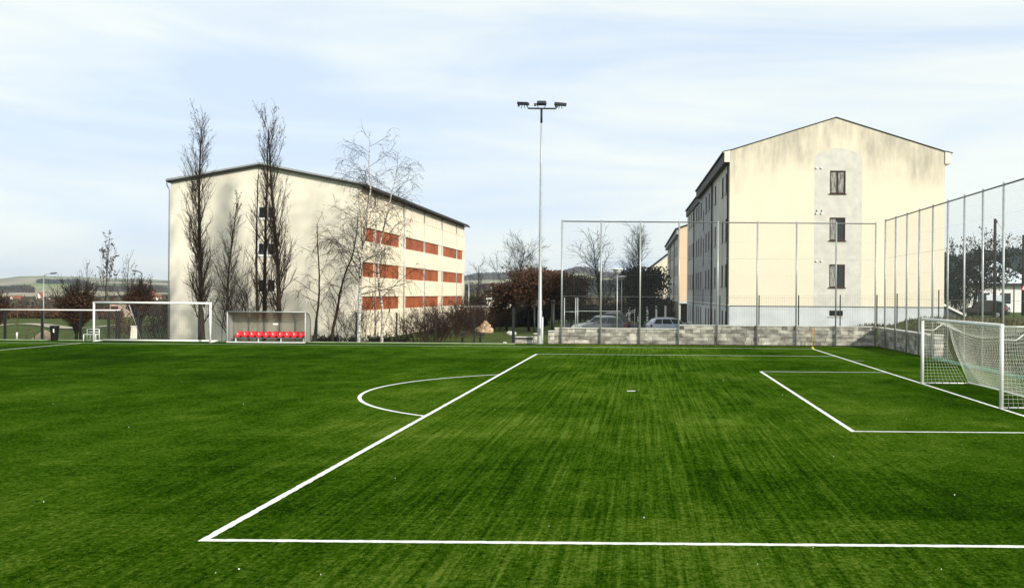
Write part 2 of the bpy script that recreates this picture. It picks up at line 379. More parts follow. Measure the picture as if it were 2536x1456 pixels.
def tree(name, label, cat, base, S, h, r, lean=(0, 0), seed=1, group=None, trunk_m=None, twig_m=None, leaf_m=None, stems=None):
    rng = random.Random(seed); root = thing(name, label, cat, base, group)
    out_ = [MB(), MB()]; lv = MB() if leaf_m else None
    S = dict(S); S['base'] = base; S['h'] = h
    for (dx, dy, hh, rr_, lx, ly) in (stems or [(0, 0, h, r, lean[0], lean[1])]):
        S['hh'] = hh
        o_ = [out_[0], out_[0], out_[1], out_[1]] if len(S['step']) > 3 else [out_[0], out_[1], out_[1]]
        grow(rng, o_, lv, Vector(base) + Vector((dx, dy, -.1)), Vector((lx, ly, 1)), hh + .1, rr_, 0, S)
    out_[0].build('trunk', trunk_m or M['bark'], root, base); out_[1].build('crown', twig_m or M['twig'], root, base)
    if lv and lv.f: lv.build('leaves', leaf_m, root, base)
    return root
POP = dict(step=(.6, .35, .22, .16), wob=(.016, .09, .10, .12), trop=(.03, .115, .12, .08), rtip=(.03, .010, .006, .0042), tap=.85,
           dens=(2, 4.2, 3.4), t0=(.06, .10, .1), ang=(.48, .40, .5), rk=(.31, .5, .6),
           clen=(lambda t, Ln, g: Ln * g.uniform(.14, .25) * (1.12 - t) ** .35, lambda t, Ln, g: Ln * g.uniform(.22, .42) * (1.15 - t * .6), lambda t, Ln, g: g.uniform(.22, .55)),
           leaf_lvl=2, leaf=lambda q, S: .16 if q.z - S['base'][2] > .95 * S['hh'] else .008, ls=.06)
BIR = dict(step=(.5, .35, .2, .13), wob=(.05, .10, .12, .14), trop=(.02, .02, -.11, -.24), rtip=(.025, .011, .007, .0055), tap=.8,
           dens=(2, 2.6, 4.6), t0=(.22, .2, .1), ang=(.95, .75, .7), rk=(.34, .5, .6),
           clen=(lambda t, Ln, g: Ln * g.uniform(.20, .34) * (1.2 - t) ** .5, lambda t, Ln, g: Ln * g.uniform(.25, .45), lambda t, Ln, g: g.uniform(.35, .95)),
           leaf_lvl=3, leaf=lambda q, S: .05, ls=.05)
BARE = dict(step=(.5, .4, .3, .22), wob=(.06, .12, .14, .15), trop=(.02, .08, .05, .03), rtip=(.03, .013, .009, .007), tap=.8,
            dens=(1.6, 2.6, 3.6), t0=(.25, .2, .15), ang=(.8, .65, .6), rk=(.5, .55, .6),
            clen=(lambda t, Ln, g: Ln * g.uniform(.35, .55) * (1.25 - t) ** .5, lambda t, Ln, g: Ln * g.uniform(.3, .5), lambda t, Ln, g: g.uniform(.4, 1.0)),
            leaf_lvl=3, leaf=lambda q, S: .0, ls=.08)
def P0(px, d): x = XD(px, d); return Vector((x, d, TZ(x, d)))
def height(px, py, d): return D(px, py, d).z - TZ(XD(px, d), d)
def pop(px, d, top, width, label, seed, leanpx=0, r=.24, n0=60, name='poplar_tree', **k):
    h = height(px, top, d) * .88; S = dict(POP); S['n0'] = n0
    wk = width * d / F / h / .2
    S['clen'] = (lambda t, Ln, g: Ln * wk / .75 * g.uniform(.12, .26) * max(.15, (1.08 - t)) ** .38 * (1 if t > .16 else .7), POP['clen'][1], POP['clen'][2])
    return tree(name, label, 'tree', P0(px, d), S, h, r, (leanpx * d / F / h, 0), seed, 'bare poplars in front of the cream building', leaf_m=M['leafdark'], **k)
pop(502, 69, 240, 92, 'tallest bare poplar standing before the gable, right behind the unused goal', 11, -14, .22, 92)
pop(566, 69.5, 452, 56, 'short bare poplar between the tallest poplar and the dugout', 12, 0, .12, 52)
pop(640, 69, 372, 44, 'slim bare poplar left of the gable windows', 13, -8, .12, 40)
pop(655, 69.6, 256, 58, 'tall bare poplar growing in front of the gable windows', 14, 2, .17, 58)
pop(693, 68.8, 250, 92, 'broad tall bare poplar right of the gable windows', 15, -2, .19, 84)
# birches
M['birchbark'] = mat('birch_bark', (.70, .68, .62), .8, 0, 5, c2=(.04, .035, .03), stretch=(1, 1, 2.2), detail=6)
M['birchtwig'] = mat('birch_twig', (.028, .018, .013), .9)
def birch(px, d, top, wk, label, seed, lean=0, r=.15, n0=26, bark='birchbark'):
    h = height(px, top, d) * .965; S = dict(BIR); S['n0'] = n0
    S['clen'] = (lambda t, Ln, g: Ln * wk * g.uniform(.22, .34) * (1.25 - t) ** .6, BIR['clen'][1], BIR['clen'][2])
    # trunk and limbs: the stem is white, the limbs dark, so limbs go into the crown
    rng = random.Random(seed); b = P0(px, d); root = thing('birch_tree', label, 'tree', b, 'weeping birches beside the long facade')
    o = [MB(), MB()]; lv = MB(); S['base'] = b; S['hh'] = h; S['h'] = h
    grow(rng, [o[0], o[1], o[1], o[1]], lv, b + Vector((0, 0, -.1)), Vector((lean * d / F / h, 0, 1)), h + .1, r, 0, S)
    o[0].build('trunk', M[bark], root, b); o[1].build('crown', M['birchtwig'], root, b); lv.build('leaves', M['leafdark'], root, b)
birch(888, 67, 312, 1.0, 'tallest white-stemmed weeping birch at the corner of the cream building', 21, 0, .15, 36)
birch(946, 69.5, 385, .95, 'second weeping birch, leaning towards the red shutters', 22, 12, .12, 28)
birch(778, 68, 540, .85, 'thin leaning birch beside the dugout', 23, 14, .10, 15, 'bark')
birch(824, 69, 500, .75, 'dark-stemmed small birch between dugout and tall birch', 24, 4, .12, 22, 'bark')
# bare shrubs at the foot of the cream building
SHR = dict(step=(.3, .25, .2), wob=(.10, .14, .16), trop=(.03, .05, .03), rtip=(.010, .008, .006), tap=.8, dens=(3.2, 3.6), t0=(.15, .1), ang=(.6, .6), rk=(.6, .6),
           clen=(lambda t, Ln, g: Ln * g.uniform(.3, .5), lambda t, Ln, g: Ln * g.uniform(.3, .55)), leaf_lvl=1, leaf=lambda q, S: S.get('lp', 0), ls=.07)
def shrub(px, d, h, spread, n, label, seed, name='bare_shrub', cat='shrub', group=None, twig=None, leaf_m=None, lp=0., ls=.07, r=.022, z0=0., yspread=.6, dens=None):
    rng = random.Random(seed); b = P0(px, d); S = dict(SHR); S['lp'] = lp; S['ls'] = ls; S['base'] = b; S['h'] = S['hh'] = h
    if dens: S['dens'] = dens
    root = thing(name, label, cat, b, group); o = [MB(), MB()]; lv = MB() if leaf_m else None
    for i in range(n):
        a = rng.uniform(-1, 1); q = b + Vector((a * spread * .45, rng.uniform(-1, 1) * yspread * spread * .4, -.08 + z0))
        o[0].tube([q + Vector((0, 0, -.05)), b + Vector((0, 0, -.16))], .02, 3, False)
        dd = Vector((a * spread / h * rng.uniform(.1, .8), rng.uniform(-.4, .4) * spread / h, 1))
        grow(rng, [o[0], o[1], o[1]], lv, q, dd, h * rng.uniform(.55, 1.0), r * rng.uniform(.7, 1.2), 0, S)
    o[0].build('stem', twig or M['darkbark'], root, b); o[1].build('foliage', twig or M['darkbark'], root, b)
    if lv and lv.f: lv.build('leaves', leaf_m, root, b)
    return root
shrub(604, 70.5, 5.6, 3.0, 12, 'bare multi-stemmed shrub against the gable wall, behind the dugout', 31, group='shrubs along the cream building', r=.035)
shrub(850, 71, 3.6, 2.6, 10, 'thin bare shrub around the foot of the tallest birch', 33, group='shrubs along the cream building')
shrub(920, 72, 3.2, 2.6, 10, 'leafless shrub under the lowest red shutters', 34, group='shrubs along the cream building')
M['redtwig'] = mat('reddish_twigs', (.038, .019, .013), .95, .35, 1.5)
k = 0
for px, d, h, lab in ((1040, 73, 2.0, 'low dark thicket at the near end of the reddish hedge'), (1075, 75, 2.5, 'dark red-brown thicket behind the fence post'),
                      (1108, 81, 2.8, 'tall red-brown thicket in front of the far red shutters'), (1140, 87, 2.7, 'red-brown thicket hiding the far facade corner'),
                      (1172, 96, 2.5, 'red-brown thicket behind the bench'), (1203, 99, 2.4, 'red-brown thicket at the far end, above the rocks')):
    shrub(px, d, h, 3.3, 30, lab, 40 + k, 'red_thicket', 'shrub', 'red-brown thickets beside the cream building', M['redtwig'], dens=(5.5, 5.5), r=.02, yspread=.8); k += 1
# dark ground cover along the foot of the long facade
for px, d, h, lab in ((792, 72.6, .62, 'low dark hedge between the dugout and the birches'), (840, 72.5, .62, 'low dark hedge behind the tallest birch'),
                      (905, 72.6, .6, 'low dark hedge at the corner of the cream building'), (965, 73.4, .7, 'low dark hedge beneath the red shutters')):
    shrub(px, d, h, 2.6, 70, lab, 60 + k, 'low_hedge', 'hedge', 'low dark hedge along the facade', M['darkbark'], M['evergreen'], .9, .06, .012, dens=(5, 4)); k += 1
# ---- middle distance trees
def bare(px, d, top, wk, label, seed, r=.16, n0=26, name='bare_tree', tw=None, t0=.25, ang=.8, group='bare trees beyond the lawn', leaf_m=None, lp=0, ls=.1, lean=0, trop=None):
    b = P0(px, d); h = height(px, top, d); S = dict(BARE); S['n0'] = n0; S['t0'] = (t0, .2, .15); S['ang'] = (ang, .65, .6)
    if trop: S['trop'] = trop
    S['clen'] = (lambda t, Ln, g: Ln * wk * g.uniform(.30, .48) * (1.25 - t) ** .5, BARE['clen'][1], BARE['clen'][2])
    S['leaf'] = lambda q, S_: lp; S['leaf_lvl'] = 2; S['ls'] = ls
    return tree(name, label, 'tree', b, S, h, r, (lean * d / F / h, 0), seed, group, M['darkbark'], tw or M['darkbark'], leaf_m)
bare(1279, 108, 610, 1.15, 'bare round-crowned tree between the cream building and the mast', 71, .2, 34, ang=.75)
bare(1487, 92, 600, .9, 'bare forked tree behind the parked cars, seen through the ball-stop net', 72, .17, 26, t0=.2, ang=.6)
bare(1592, 112, 585, .75, 'tall bare tree rising behind the dark evergreen', 73, .17, 54, t0=.3, ang=.5)
bare(1178, 150, 655, .7, 'small bare tree far behind the thicket, near the slim lamp', 74, .14, 20)
def leafy(px, d, top, base_f, width, n, label, seed, cat='tree', name='brown_leaved_tree', lm='leafbrown', ls=.13, group='brown-leaved trees beyond the lawn', r=.14, shape=1.0, stems=7, flat=.9):
    b = P0(px, d); h = height(px, top, d); rng = random.Random(seed); rad = width * d / F / 2
    root = thing(name, label, cat, b, group); tk = MB(); cr = MB(); lv = MB()
    zc0 = h * base_f
    tk.tube([b + Vector((0, 0, -.1)), b + Vector((0, 0, zc0)), b + Vector((rng.uniform(-.2, .2), 0, h * .75))], [r, r * .8, r * .3], 7, False)
    tips = []
    for i in range(stems * 6):
        t = rng.random(); z = lerp(zc0 * .9, h * .7, t); a = rng.uniform(0, 2 * PI); ro = rad * rng.uniform(.5, 1.0) * prof(((z - zc0 * .9) / (h - zc0) + .25), shape)
        q = b + Vector((0, 0, z)); e = b + Vector((math.cos(a) * ro, math.sin(a) * ro * flat, min(h, z + (h - z) * rng.uniform(.2, .8))))
        m_ = (q + e) / 2 + vnoise(rng) * .15 - Vector((0, 0, .1)); cr.tube([q, m_, e], [r * .28, r * .16, .012], 4, False); tips += [m_, e, (m_ + e) / 2]
        for j in range(5):
            e2 = e + vnoise(rng) * .5 + Vector((0, 0, .35)); cr.tube([(m_ + e) / 2 if j % 2 else e, e2], [.016, .008], 3, False); tips.append(e2)
    for i in range(n):
        q = rng.choice(tips) + vnoise(rng) * .34
        t = (q.z - b.z - zc0) / (h - zc0)
        if t < -.1 or t > 1.03: continue
        leaf(rng, lv, q, ls)
    tk.build('trunk', M['darkbark'], root, b); cr.build('crown', M['twig'], root, b); lv.build('leaves', M[lm], root, b)
    return root
def prof(t, s):
    t = min(1, max(0.02, t)); return min(1, 1.15 * math.sin(PI * t ** s) ** .7)
leafy(1310, 96, 662, .3, 90, 1900, 'brown-leaved tree immediately left of the floodlight mast', 81, ls=.15)
leafy(1255, 99, 703, .2, 70, 1600, 'low brown-leaved tree beneath the bare round-crowned tree', 82, ls=.15)
leafy(1368, 100, 672, .28, 80, 2300, 'russet tree filling the gap between the mast and the ball-stop fence', 83, ls=.15)
leafy(1416, 103, 684, .25, 76, 2000, 'russet tree behind the first span of the ball-stop net', 84, ls=.15)
leafy(1590, 106, 664, .06, 108, 5200, 'dark dense evergreen tree beside the rear apartment block', 85, name='evergreen_tree', lm='evergreen', ls=.17, group='dark evergreens', r=.2)
for i, (px, top, lab) in enumerate(((1342, 760, 'first dark columnar conifer, just right of the mast'), (1362, 752, 'second dark columnar conifer from the mast, behind the dark post'),
                                    (1384, 756, 'dark columnar conifer left of the first fence pole'), (1408, 757, 'dark columnar conifer right of the first fence pole'),
                                    (1437, 760, 'dark columnar conifer above the hood of the grey car'), (1462, 756, 'dark columnar conifer above the windscreens of the parked cars'),
                                    (1508, 758, 'dark columnar conifer directly behind the nearer cone lamp'), (1535, 752, 'dark columnar conifer just right of the farther cone lamp'))):
    leafy(px, 122, top, .03, 26, 900, lab, 90 + i, 'conifer', 'columnar_conifer', 'evergreen', .13, 'row of dark columnar conifers', .06, .75, 4)
leafy(1186, 125, 735, .03, 26, 800, 'small dark conifer between the thicket and the far lamp', 99, 'conifer', 'columnar_conifer', 'evergreen', .13, 'dark evergreens', .06, .75, 4)
# left edge: upswept hornbeams holding withered leaves
def hornbeam(px, d, top, w, label, seed, clear=.0, lp=1.0, n=64):
    b = P0(px, d); h = height(px, top, d); rng = random.Random(seed); rad = w * d / F / 2
    root = thing('hornbeam_tree', label, 'tree', b, 'upswept trees by the pitch fence'); o = [MB(), MB()]; lv = MB()
    S = dict(SHR); S.update(step=(.3, .25, .2), trop=(.05, .12, .1), dens=(5.2, 5.0), ang=(.45, .45), lp=lp, ls=.058, base=b, hh=h, h=h, rtip=(.012, .009, .007), leaf_lvl=1)
    S['leaf'] = lambda q, S_: lp * (.25 if q.z - b.z > .72 * h else 1)
    z0 = clear
    o[0].tube([b + Vector((0, 0, -.1)), b + Vector((0, 0, h * .6)), b + Vector((.05, 0, h))], [.10, .07, .015], 6, False)
    for i in range(n):
        a = 2 * PI * i / n + rng.uniform(-.2, .2); k = rng.uniform(.25, 1)
        dd = Vector((math.cos(a) * k * .55, math.sin(a) * k * .55, 1)); L_ = (h - z0) * rng.uniform(.5, .72) * (1 - .15 * k)
        L_ = min(L_, rad / max(.12, .5 * k) * .95)
        grow(rng, [o[0], o[1], o[1]], lv, b + Vector((0, 0, z0 + rng.uniform(0, .35 * h * .5))), dd, L_, .035, 0, S)
    o[0].build('trunk', M['darkbark'], root, b); o[1].build('crown', M['darkbark'], root, b); lv.build('leaves', M['leafbrown'], root, b)
hornbeam(190, 66.5, 690, 62, 'vase-shaped brown shrub-like tree left of the unused goal', 101, .15)
hornbeam(348, 67.5, 688, 54, 'upswept dark brown tree on a short clear stem, seen through the unused goal', 102, .95)
hornbeam(-14, 67, 715, 60, 'dark upswept tree cut off by the picture edge', 103, .3)
M['tan'] = mat('tan_stems', (.15, .10, .05), .95, .4, 2, island=.4)
for i, (px, h, lab) in enumerate(((296, 1.7, 'tan shrub just inside the near post of the unused goal'), (322, 1.9, 'tan shrub between two dark posts behind the unused goal'), (386, 1.8, 'tan shrub to the right of the upswept tree'), (408, 2.6, 'orange-tan shrub touching the corner of the cream building'))):
    shrub(px, 76 + i % 2, h, 1.1, 16, lab, 110 + i, 'tan_shrub', 'shrub', 'tan shrubs behind the unused goal', M['tan'], M['leafbrown'], .5, .08, .015)
# far poplars with a few leaves left
for i, (px, top, w_, lab, lp) in enumerate(((262, 598, 58, 'far leafing poplar standing highest above the unused goal', .30), (314, 640, 42, 'far bare poplar above the right part of the upswept tree', .08), (214, 652, 30, 'far thin bare poplar above the vase-shaped tree', .03))):
    d = 185; h = height(px, top, d); S = dict(POP); S['n0'] = 22; wk = w_ * d / F / h / .2
    S['clen'] = (lambda t, Ln, g, wk=wk: Ln * wk * g.uniform(.26, .40) * max(.15, (1.05 - t)) ** .5, POP['clen'][1], POP['clen'][2]); S['dens'] = (2, 1.1, 1.2)
    S['rtip'] = (.03, .015, .010, .008); S['ls'] = .20; S['leaf'] = lambda q, S_, lp=lp: lp * (1 if q.z - S_['base'][2] > .5 * S_['hh'] else .1)
    tree('far_poplar', lab, 'tree', P0(px, d), S, h, .11, (0, 0), 120 + i, 'poplars in the distance', leaf_m=M['leafdark'])
# staked sapling with a pale trunk guard
b = P0(43, 70); t_ = thing('young_tree', 'thin staked sapling with a pale trunk guard behind the white rail', 'tree', b)
mb = MB(); mb.tube([b, b + Vector((.03, 0, 1.2)), b + Vector((0, 0, 2.3))], [.03, .025, .012], 6); mb.build('trunk', M['tan'], t_, b)
mb = MB(); mb.tube([b + Vector((0, -.02, 0)), b + Vector((.01, -.02, .5))], .06, 8); mb.build('trunk_guard', M['white'], t_, b)
rng = random.Random(4); mb = MB()
for i in range(22):
    q = b + Vector((0, 0, rng.uniform(.7, 2.2))); e = q + Vector((rng.uniform(-.4, .4), rng.uniform(-.4, .4), rng.uniform(.2, .6))); mb.tube([q, e], [.012, .006], 3, False)
mb.build('twigs', M['tan'], t_, b)
# hedgerows and bushes across the fields, too many twigs to count
def scrub(name, label, px0, px1, d0, d1, h0, h1, n, m, seed, ls=.25):
    rng = random.Random(seed); mb = MB()
    for i in range(n):
        px = rng.uniform(px0, px1); d = rng.uniform(d0, d1); b = P0(px, d)
        h = lerp(h0, h1, .5 + .5 * mn.noise((px * .06, d * .05, seed))) * rng.uniform(.5, 1.05)
        for j in range(7):
            z = h * rng.random() ** .7; q = b + Vector((rng.gauss(0, .25 * h1 * .4), rng.gauss(0, .3), z)); s = ls * rng.uniform(.6, 1.3)
            a = vnoise(rng).normalized() * s; a.z = abs(a.z) * 2.2; c = a.orthogonal().normalized() * s * .35
            mb.poly([q - c, q + c, q + a])
    return tag(mb.build(name, m), label, 'hedgerow', kind='stuff')
M['rusthedge'] = mat('rust_hedge', (.085, .042, .022), .95, .5, .5, island=.5)
M['dullwood'] = mat('dull_scrub', (.085, .070, .048), .95, .5, .4, island=.5)
scrub('hedgerow', 'rust-brown hedgerow across the field behind the white rail', -30, 300, 128, 138, .7, 1.25, 3600, M['rusthedge'], 1)
scrub('hedgerow', 'straggling brown scrub between the fields and the unused goal', 230, 420, 190, 280, 1.5, 5, 2000, M['dullwood'], 2, .5)
scrub('hedgerow', 'dark line of scrub along the far village', -30, 250, 290, 340, 2.5, 6, 2600, M['dullwood'], 3, .8)
scrub('hedgerow', 'grey-brown scrub on the slope behind the thicket and conifers', 1150, 1345, 170, 300, 2, 7, 3200, M['dullwood'], 4, .6)
scrub('hedgerow', 'dark clipped hedge under the brown-leaved trees', 1222, 1350, 110, 113, 1.6, 2.2, 1500, M['evergreen'], 6, .3)
scrub('hedgerow', 'dark scrub far behind the parked cars', 1380, 1660, 150, 210, 2, 4.5, 2600, M['dullwood'], 5, .5)
# pale farm tracks in the field
M['track'] = mat('pale_track', (.40, .36, .27), .95, .3, .5)
def track(pts, wd):
    mb = MB(); R1 = []; R2 = []
    for (px, d) in pts:
        x = XD(px, d); R1.append((x, d - wd / 2, TZ(x, d - wd / 2) + .07)); R2.append((x, d + wd / 2, TZ(x, d + wd / 2) + .07))
    mb.grid([R1, R2]); return mb
mb = track([(px, 100 + 6 * math.sin(px * .025)) for px in range(-40, 300, 8)], 3.0)
tag(mb.build('path', M['track']), kind='structure')
mb = track([(px, 71 + .5 * math.sin(px * .03)) for px in range(-30, 190, 8)], .8)
tag(mb.build('path', M['track']), kind='structure')
mb = track([(px, 70.5) for px in range(310, 424, 6)], 4.5)
tag(mb.build('path', mat('paving', (.42, .44, .45), .9, .2, 3)), kind='structure')
mb = track([(px, 94 + 10 * (1 - ss(1400, 1700, px))) for px in range(1380, 1716, 8)], 34)
tag(mb.build('road', mat('asphalt', (.05, .05, .05), .9, .3, 3)), kind='structure')

# ------------------------------------------------------------------ wall with openings
def wall(mb, O, U, W_, z0, z1, holes, depth, Nrm):
    O = Vector(O); U = Vector(U); Nrm = Vector(Nrm); Z = Vector((0, 0, 1))
    us = sorted({0.0, W_} | {h[0] for h in holes} | {h[1] for h in holes}); zs = sorted({z0, z1} | {h[2] for h in holes} | {h[3] for h in holes})
    P = lambda u, z, k=0.0: O + U * u + Z * z - Nrm * k
    for i in range(len(us) - 1):
        for j in range(len(zs) - 1):
            a, b_, c, d = us[i], us[i + 1], zs[j], zs[j + 1]; uc, zc = (a + b_) / 2, (c + d) / 2
            if any(h[0] < uc < h[1] and h[2] < zc < h[3] for h in holes): continue
            mb.poly([P(a, c), P(b_, c), P(b_, d), P(a, d)])
    for (a, b_, c, d) in holes:
        mb.poly([P(a, c), P(a, d), P(a, d, depth), P(a, c, depth)]); mb.poly([P(b_, c), P(b_, c, depth), P(b_, d, depth), P(b_, d)])
        mb.poly([P(a, d), P(b_, d), P(b_, d, depth), P(a, d, depth)]); mb.poly([P(a, c), P(a, c, depth), P(b_, c, depth), P(b_, c)])
    return P
def slab(mb, P, a, b_, c, d, k0, k1):      # box on a wall: along, up, and out (k negative = proud of the wall)
    mb.hexa([P(a, c, k0), P(b_, c, k0), P(b_, c, k1), P(a, c, k1), P(a, d, k0), P(b_, d, k0), P(b_, d, k1), P(a, d, k1)])
def window(parent, org, P, h, depth, fm, gm, mull=1, sill=None, fw=.07, transom=False, gm2=None):
    a, b_, c, d = h; f = MB(); z = max(.012, depth - .09)
    slab(f, P, a, b_, c, c + fw, z, depth); slab(f, P, a, b_, d - fw, d, z, depth); slab(f, P, a, a + fw, c + fw, d - fw, z, depth); slab(f, P, b_ - fw, b_, c + fw, d - fw, z, depth)
    for i in range(mull):
        m_ = lerp(a, b_, (i + 1) / (mull + 1)); slab(f, P, m_ - fw * .7, m_ + fw * .7, c + fw, d - fw, z - .004, depth)
    o = f.build('window', fm, parent, org)
    n = mull + 1
    for i in range(n):
        g = MB(); x0, x1 = lerp(a, b_, i / n), lerp(a, b_, (i + 1) / n)
        g.poly([P(x0, c, z + .05), P(x1, c, z + .05), P(x1, d, z + .05), P(x0, d, z + .05)]); g.build('pane', gm2 if (gm2 and i == 0) else gm, o, org)
    if sill:
        s = MB(); slab(s, P, a - .08, b_ + .08, c - .06, c - .002, -.09, max(.01, depth - .1)); s.build('sill', sill, o, org)
    return o

# ------------------------------------------------------------------ the long cream building
def render_mat(name, c, c2, stain=None, z0=0, z1=1, xc=0, slope=0):
    m = mat(name, c, .9, 0, .35, c2=c2, bump=.12, bscale=18, spec=.15, detail=8)
    if stain:
        t = m.node_tree; l = t.links.new; p = t.nodes['Principled BSDF']; src = p.inputs['Base Color'].links[0].from_socket
        co = t.nodes.new('ShaderNodeTexCoord'); sp_ = t.nodes.new('ShaderNodeSeparateXYZ'); l(co.outputs['Object'], sp_.inputs[0])
        mpn = t.nodes.new('ShaderNodeMapping'); mpn.inputs['Scale'].default_value = (1, 1, .22); l(co.outputs['Object'], mpn.inputs[0])
        nz = t.nodes.new('ShaderNodeTexNoise'); nz.inputs['Scale'].default_value = 1.1; nz.inputs['Detail'].default_value = 9; nz.inputs['Roughness'].default_value = .68; l(mpn.outputs[0], nz.inputs[0])
        rp = t.nodes.new('ShaderNodeMapRange'); rp.inputs[1].default_value = .36; rp.inputs[2].default_value = .70; l(nz.outputs[0], rp.inputs[0])
        mz = t.nodes.new('ShaderNodeMapRange'); mz.inputs[1].default_value = z0; mz.inputs[2].default_value = z1; 
        def mth(op, a, b):
            n_ = t.nodes.new('ShaderNodeMath'); n_.operation = op
            for i_, x_ in enumerate((a, b)):
                if isinstance(x_, (int, float)): n_.inputs[i_].default_value = x_
                else: l(x_, n_.inputs[i_])
            return n_.outputs[0]
        big_ = t.nodes.new('ShaderNodeTexNoise'); big_.inputs['Scale'].default_value = .38; big_.inputs['Detail'].default_value = 3; l(co.outputs['Object'], big_.inputs[0])
        hgt_ = mth('ADD', sp_.outputs[2], mth('MULTIPLY', mth('ABSOLUTE', mth('SUBTRACT', sp_.outputs[0], xc - .8), 0), slope))
        l(mth('ADD', hgt_, mth('MULTIPLY', mth('SUBTRACT', big_.outputs[0], .5), 7.0)), mz.inputs[0])
        mu = t.nodes.new('ShaderNodeMath'); mu.operation = 'MULTIPLY'; l(rp.outputs[0], mu.inputs[0]); l(mz.outputs[0], mu.inputs[1])
        mm = t.nodes.new('ShaderNodeMix'); mm.data_type = 'RGBA'; mm.inputs[7].default_value = (*stain, 1); l(mu.outputs[0], mm.inputs[0]); l(src, mm.inputs[6]); l(mm.outputs[2], p.inputs['Base Color'])
    return m
M['cream'] = render_mat('cream_render', (.80, .755, .635), (.755, .71, .60))
M['cladding'] = mat('cream_cladding', (.80, .72, .56), .6, .10, 1.2, spec=.3)
M['redpanel'] = mat('rust_red_shutter', (.36, .095, .034), .6, .35, .8)
dL = 74.0
xl, xr = XD(421, dL), XD(890, dL); zb = -.75
z_eL = D(421, 452, dL).z; z_eR = D(890, 460, dL).z; rid = D(648, 412, dL); dend = 51870 / (1591 - 1147)
dend = (1591 - 890) * dL / (1591 - 1147)
org = Vector((xl, dL, TZ(xl, dL)))
B = thing('panel_building', 'long cream building with rust-red shutter bands behind the poplars', 'building', org)
gh = []
for (t, b_) in ((510, 543), (600, 634), (690, 725)):
    gh.append((XD(636, dL) - xl, XD(683, dL) - xl, D(660, b_, dL).z, D(660, t, dL).z))
mb = MB(); zt = min(z_eL, z_eR) - .0
P = wall(mb, (xl, dL, 0), (1, 0, 0), xr - xl, zb, zt, gh, .16, (0, -1, 0))
mb.poly([(xl, dL, zt), (xr, dL, zt), (xr, dL, z_eR), (rid.x, dL, rid.z), (xl, dL, z_eL)])
mb.poly([(xl, dL, zb), (xl, dL, z_eL), (xl, dend, z_eL), (xl, dend, zb)]); mb.poly([(xl, dend, zb), (xr, dend, zb), (xr, dend, z_eR), (rid.x, dend, rid.z), (xl, dend, z_eL)])
mb.build('gable_wall', M['cream'], B, org)
for h in gh: window(B, org, P, h, .06, M['frame_white'], M['glass'], 1, M['white'], .11)
# facade towards the lawn
mb = MB(); mb.poly([(xr, dL, zb), (xr, dend, zb), (xr, dend, z_eR), (xr, dL, z_eR)]); mb.build('side_wall', M['cream'], B, org)
fz = lambda y: D(894, y, 73.7).z
rows = [(fz(595), fz(560)), (fz(685), fz(648)), (fz(769), fz(734.5))]
FD = lambda px: (1591 - 890) * dL / (1591 - px)
joints = [dL + .02] + [FD(p) for p in (923, 995, 1046, 1090, 1126)] + [dend - .02]
segs = [(FD(894), FD(985)), (FD(1001), FD(1083)), (FD(1094), FD(1142.5))]
splits = [FD(924), FD(1047), FD(1127)]
for (z0, z1) in rows:
    for (a, b_), s in zip(segs, splits):
        for (c, d) in ((a, s - .14), (s + .14, b_)):
            mb = MB(); mb.box((xr + .002, c, z0), (xr + .05, d, z1)); mb.build('shutter', M['redpanel'], B, org)
        mb = MB(); mb.box((xr + .002, s - .135, z0), (xr + .10, s + .135, z1)); mb.build('mullion', M['cladding'], B, org)
bands = [(zb, rows[2][0]), (rows[2][1], rows[1][0]), (rows[1][1], rows[0][0]), (rows[0][1], z_eR - 1.35), (z_eR - 1.35, z_eR - .02)]
for bi, (z0, z1) in enumerate(bands):
    for j in range(len(joints) - 1):
        a, b_ = joints[j] + .05, joints[j + 1] - .05; mb = MB(); n = max(8, int((b_ - a) / .085)); lo = []; hi = []
        flat = bi == 4
        for i in range(n + 1):
            y = lerp(a, b_, i / n); o = .10 + (0 if flat else .09 * abs(math.sin(PI * y / .86)) ** .6)
            lo.append((xr + o, y, z0 + .004)); hi.append((xr + o, y, z1 - .004))
        base_lo = [(xr + .003, p[1], p[2]) for p in lo]; base_hi = [(xr + .003, p[1], p[2]) for p in hi]
        mb.grid([base_lo, lo, hi, base_hi], False); mb.poly([base_lo[0], lo[0], hi[0], base_hi[0]]); mb.poly([base_lo[-1], lo[-1], hi[-1], base_hi[-1]])
        mb.build('cladding_panel', M['cladding'], B, org)
# flat cladding between the shutter fields
for (a, b_) in ((dL + .02, segs[0][0]), (segs[0][1], segs[1][0]), (segs[1][1], segs[2][0]), (segs[2][1], dend - .02)):
    for (z0, z1) in rows:
        mb = MB(); mb.box((xr + .002, a, z0), (xr + .11, b_, z1)); mb.build('cladding_panel', M['cladding'], B, org)
for y in joints[1:-1]:
    mb = MB(); mb.tube([(xr + .19, y, zb), (xr + .19, y, z_eR - .1)], .05, 8); mb.build('downpipe', M['galv'], B, org)
mb = MB(); y = dL + .6
while y < dend - .6:
    mb.box((xr + .101, y, z_eR - 1.47), (xr + .175, y + .22, z_eR - 1.36)); y += .86
mb.build('vent_strip', M['dark'], B, org)
mb = MB(); e = .35; oh = .55
def rp_(x):
    return z_eL + (rid.z - z_eL) * (x - xl) / (rid.x - xl) if x < rid.x else rid.z + (z_eR - rid.z) * (x - rid.x) / (xr - rid.x)
xa, xb = xl - .2, xr + oh
prof_lo = [(xa, rp_(xa)), (rid.x, rid.z), (xb, rp_(xb))]
mb.prism([(x, 0, z + .01) for x, z in prof_lo] + [(x, 0, z + .20) for x, z in reversed(prof_lo)], ((0, dL - e, 0), (0, dend + e, 0)))
mb.build('roof', M['roofdark'], B, org)
mb = MB()
